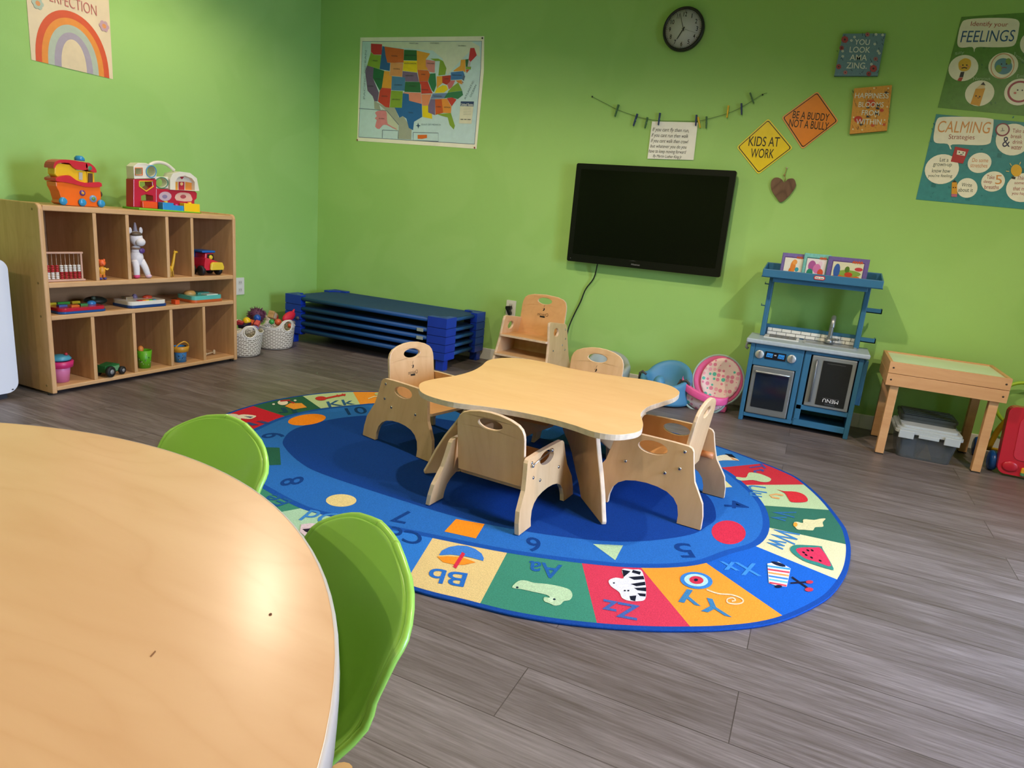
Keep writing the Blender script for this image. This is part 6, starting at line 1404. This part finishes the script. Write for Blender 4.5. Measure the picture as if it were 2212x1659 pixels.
panel_toy('activity_board', (-3.30, 2.055, ZB), 'red and blue electronic toy board on the left of the middle shelf', .235, .16, .026, '#1d4f90', '#b81a34',
    [('key', -.055, -.075, .008, .020, .012, '#d8c02a', 0), ('key', -.055, -.02, .008, .030, .012, '#3fa03a', 0), ('key', -.055, .04, .008, .020, .012, '#d8c02a', 0), ('button', .0, .085, .018, .022, .014, '#2f7ab8', 1), ('key', .03, -.02, .012, .02, .008, '#d8702a', 0), ('key', .0, -.06, .012, .02, .008, '#3f5fa0', 0), ('key', .02, .03, .012, .018, .01, '#3f8a4a', 0)])
panel_toy('toy_keyboard', (-3.30, 2.405, ZB), 'white and blue electronic toy keyboard in the middle of the middle shelf', .225, .16, .034, '#1a3f78', '#e2ddd0',
    [('key', .052, -.042 + i * .021, .012, .0095, .003, c, 0) for i, c in enumerate(['#c02030', '#e0702a', '#e8b82a', '#4fae3a', '#2f86b0'])] + [('button', -.02, .06, .02, .028, .012, '#b8402a', 1), ('key', -.03, -.05, .02, .02, .014, '#8a7a60', 0), ('button', -.04, -.0, .014, .014, .018, '#7a6a88', 1)])
panel_toy('toy_laptop', (-3.30, 2.79, ZB), 'teal and orange electronic toy on the right of the middle shelf', .215, .16, .038, '#c8602a', '#5cb8ac',
    [('button', -.01, -.06, .03, .035, .02, '#c89a5a', 1), ('key', -.02, .02, .03, .04, .01, '#3f8a80', 0), ('screen', .02, .04, .04, .04, .004, '#cfdcd4', 0)])
tag(MB().box(-.018, .018, -.014, .014, 0, .024, mat('#d8501e', .4)).build('orange_block', loc=(-3.25, 2.585, ZB), bevel=.002), 'orange block between the keyboard and teal toy on the middle shelf', 'block')
tag(MB().ball((0, 0, .022), (.05, .055, .022), mat('#1f2a22', .5), 18, 10).ball((.03, -.03, .04), .012, mat('#3a4a38', .5), 10, 8).build('dark_toy', loc=(-3.42, 2.24, ZB)), 'dark green rounded toy between the red board and the keyboard', 'toy')
def bucket(nm, loc, lab, r0, r1, h, c, fill=None, art=None, handle=None, rimc=None):
    t = thing(nm, loc, 0, lab, 'bucket')
    MB().lathe([(0, 0), (r0, 0), (r1, h), (r1 - .003, h), (r0 - .003, .004), (0, .004)], mat(c, .4), 32, cap=False).build('body', t)
    if rimc: MB().lathe([(r1 - .004, h - .035), (r1 + .008, h - .03), (r1 + .012, h - .002), (r1 + .006, h), (r1 - .004, h)], mat(rimc, .4), 32, cap=False).build('rim', t)
    if handle: MB().tube(smooth_loop([(0 + (r1 + .003) * math.sin(.3), -(r1 + .003), h - .008), (.02, -r1 * .8, h + .012), (.035, 0, h + .03), (.032, r1 * .8, h + .01), (.012, r1 + .003, h - .008)], 4, False), .004, mat(handle, .4), 8).build('handle', t)
    if art:
        rnd = random.Random(len(nm)); mb = MB()
        for k in range(34):
            a0 = rnd.uniform(-1.7, 1.2); z = rnd.uniform(.012, h * .85); w_ = rnd.uniform(.05, .16); hh = rnd.uniform(.003, .012); cc = rnd.choice(art); rr = lambda z: r0 + (r1 - r0) * z / h + .0005
            mb.add([(rr(zz) * math.cos(aa), rr(zz) * math.sin(aa), zz) for aa, zz in ((a0, z), (a0 + w_, z + hh * .4), (a0 + w_ * .8, z + hh), (a0 + w_ * .2, z + hh * 1.2))], [(0, 1, 2, 3)], mat(cc, .4))
        mb.build('printed_pattern', t)
    return t
bucket('toy_bucket', (-3.30, 1.965, ZC), 'pink bucket with blue lid in the lower left compartment', .034, .046, .105, '#d87aa4', rimc='#c82a6a')
tag(MB().lathe([(.034, .0), (.046, .002), (.050, .010), (.04, .022), (0, .03)], mat('#4a9ab0', .4), 24).ball((.02, .02, .03), .008, mat('#b8303a', .4), 10, 8).build('blue_bowl', loc=(-3.30, 1.965, ZC + .107)), 'blue toy bowl resting on the pink bucket in the lower left compartment', 'bowl')
bucket('toy_cup', (-3.29, 2.408, ZC), 'green patterned plastic cup in the lower middle compartment', .030, .039, .098, '#5aa81e', art=['#243a18', '#cfe0a8', '#2c5a20', '#e0d8d0', '#7a8a60'])
tag(MB().ball((0, 0, 0), (.014, .016, .020), mat('#e0883a', .5), 12, 8).build('orange_toy', loc=(-3.30, 2.396, ZC + .102)), 'orange toy sticking out of the green cup', 'toy')
bucket('toy_pail', (-3.285, 2.632, ZC), 'blue printed pail with yellow handle in a lower compartment', .031, .037, .092, '#3f86c4', art=['#16304a', '#c8b03a', '#1c3c5a', '#16304a'], handle='#d8a032', rimc='#c8922e')
def tractor():
    t = thing('toy_tractor', (-3.265, 2.195, ZC), .25, 'dark green toy tractor in the second lower compartment', 'toy'); G = mat('#1d5a2c', .4); K = mat('#141618', .6)
    MB().prism([(-.06, .02), (.03, .02), (.03, .055), (.0, .066), (-.06, .058)], lambda u, v, s: (s * 1.0, u, v), -.024, .024, G).build('body', t, bevel=.004)
    MB().box(-.02, .028, -.02, .034, .018, .056, mat('#236a34', .35)).build('hood', t, bevel=.003); MB().box(.0285, .0295, -.014, .028, .024, .05, mat('#6aa070', .4)).build('grille', t)
    for x, y, r in ((-.034, .035, .021), (.036, .038, .021), (-.036, -.045, .028), (.038, -.042, .028)):
        T = Matrix.Translation((x, y, r)) @ Matrix.Rotation(PI / 2, 4, 'Y'); w_ = MB().lathe([(0, -.009), (r - .004, -.010), (r, -.006), (r, .006), (r - .004, .010), (0, .009)], K, 20, T=T, cap=False).build('wheel', t)
        MB().lathe([(0, .0108), (r * .45, .0108), (r * .45, -.0108), (0, -.0108)], mat('#8a8c8c', .4), 14, T=T, cap=False).build('hub', w_)
tractor()
tag(MB().tube([(0, -.03, .010), (0, .02, .014)], .005, mat('#cbb48e', .5), 8).ball((0, .028, .019), (.008, .009, .012), mat('#cbb48e', .5), 10, 8).ball((0, .028, .009), (.008, .009, .009), mat('#cbb48e', .5), 10, 8).ball((0, -.034, .010), (.008, .010, .010), mat('#cbb48e', .5), 10, 8).build('toy_bone', loc=(-3.31, 2.865, ZC)), 'small cream bone shaped toy in the lower right compartment', 'toy')
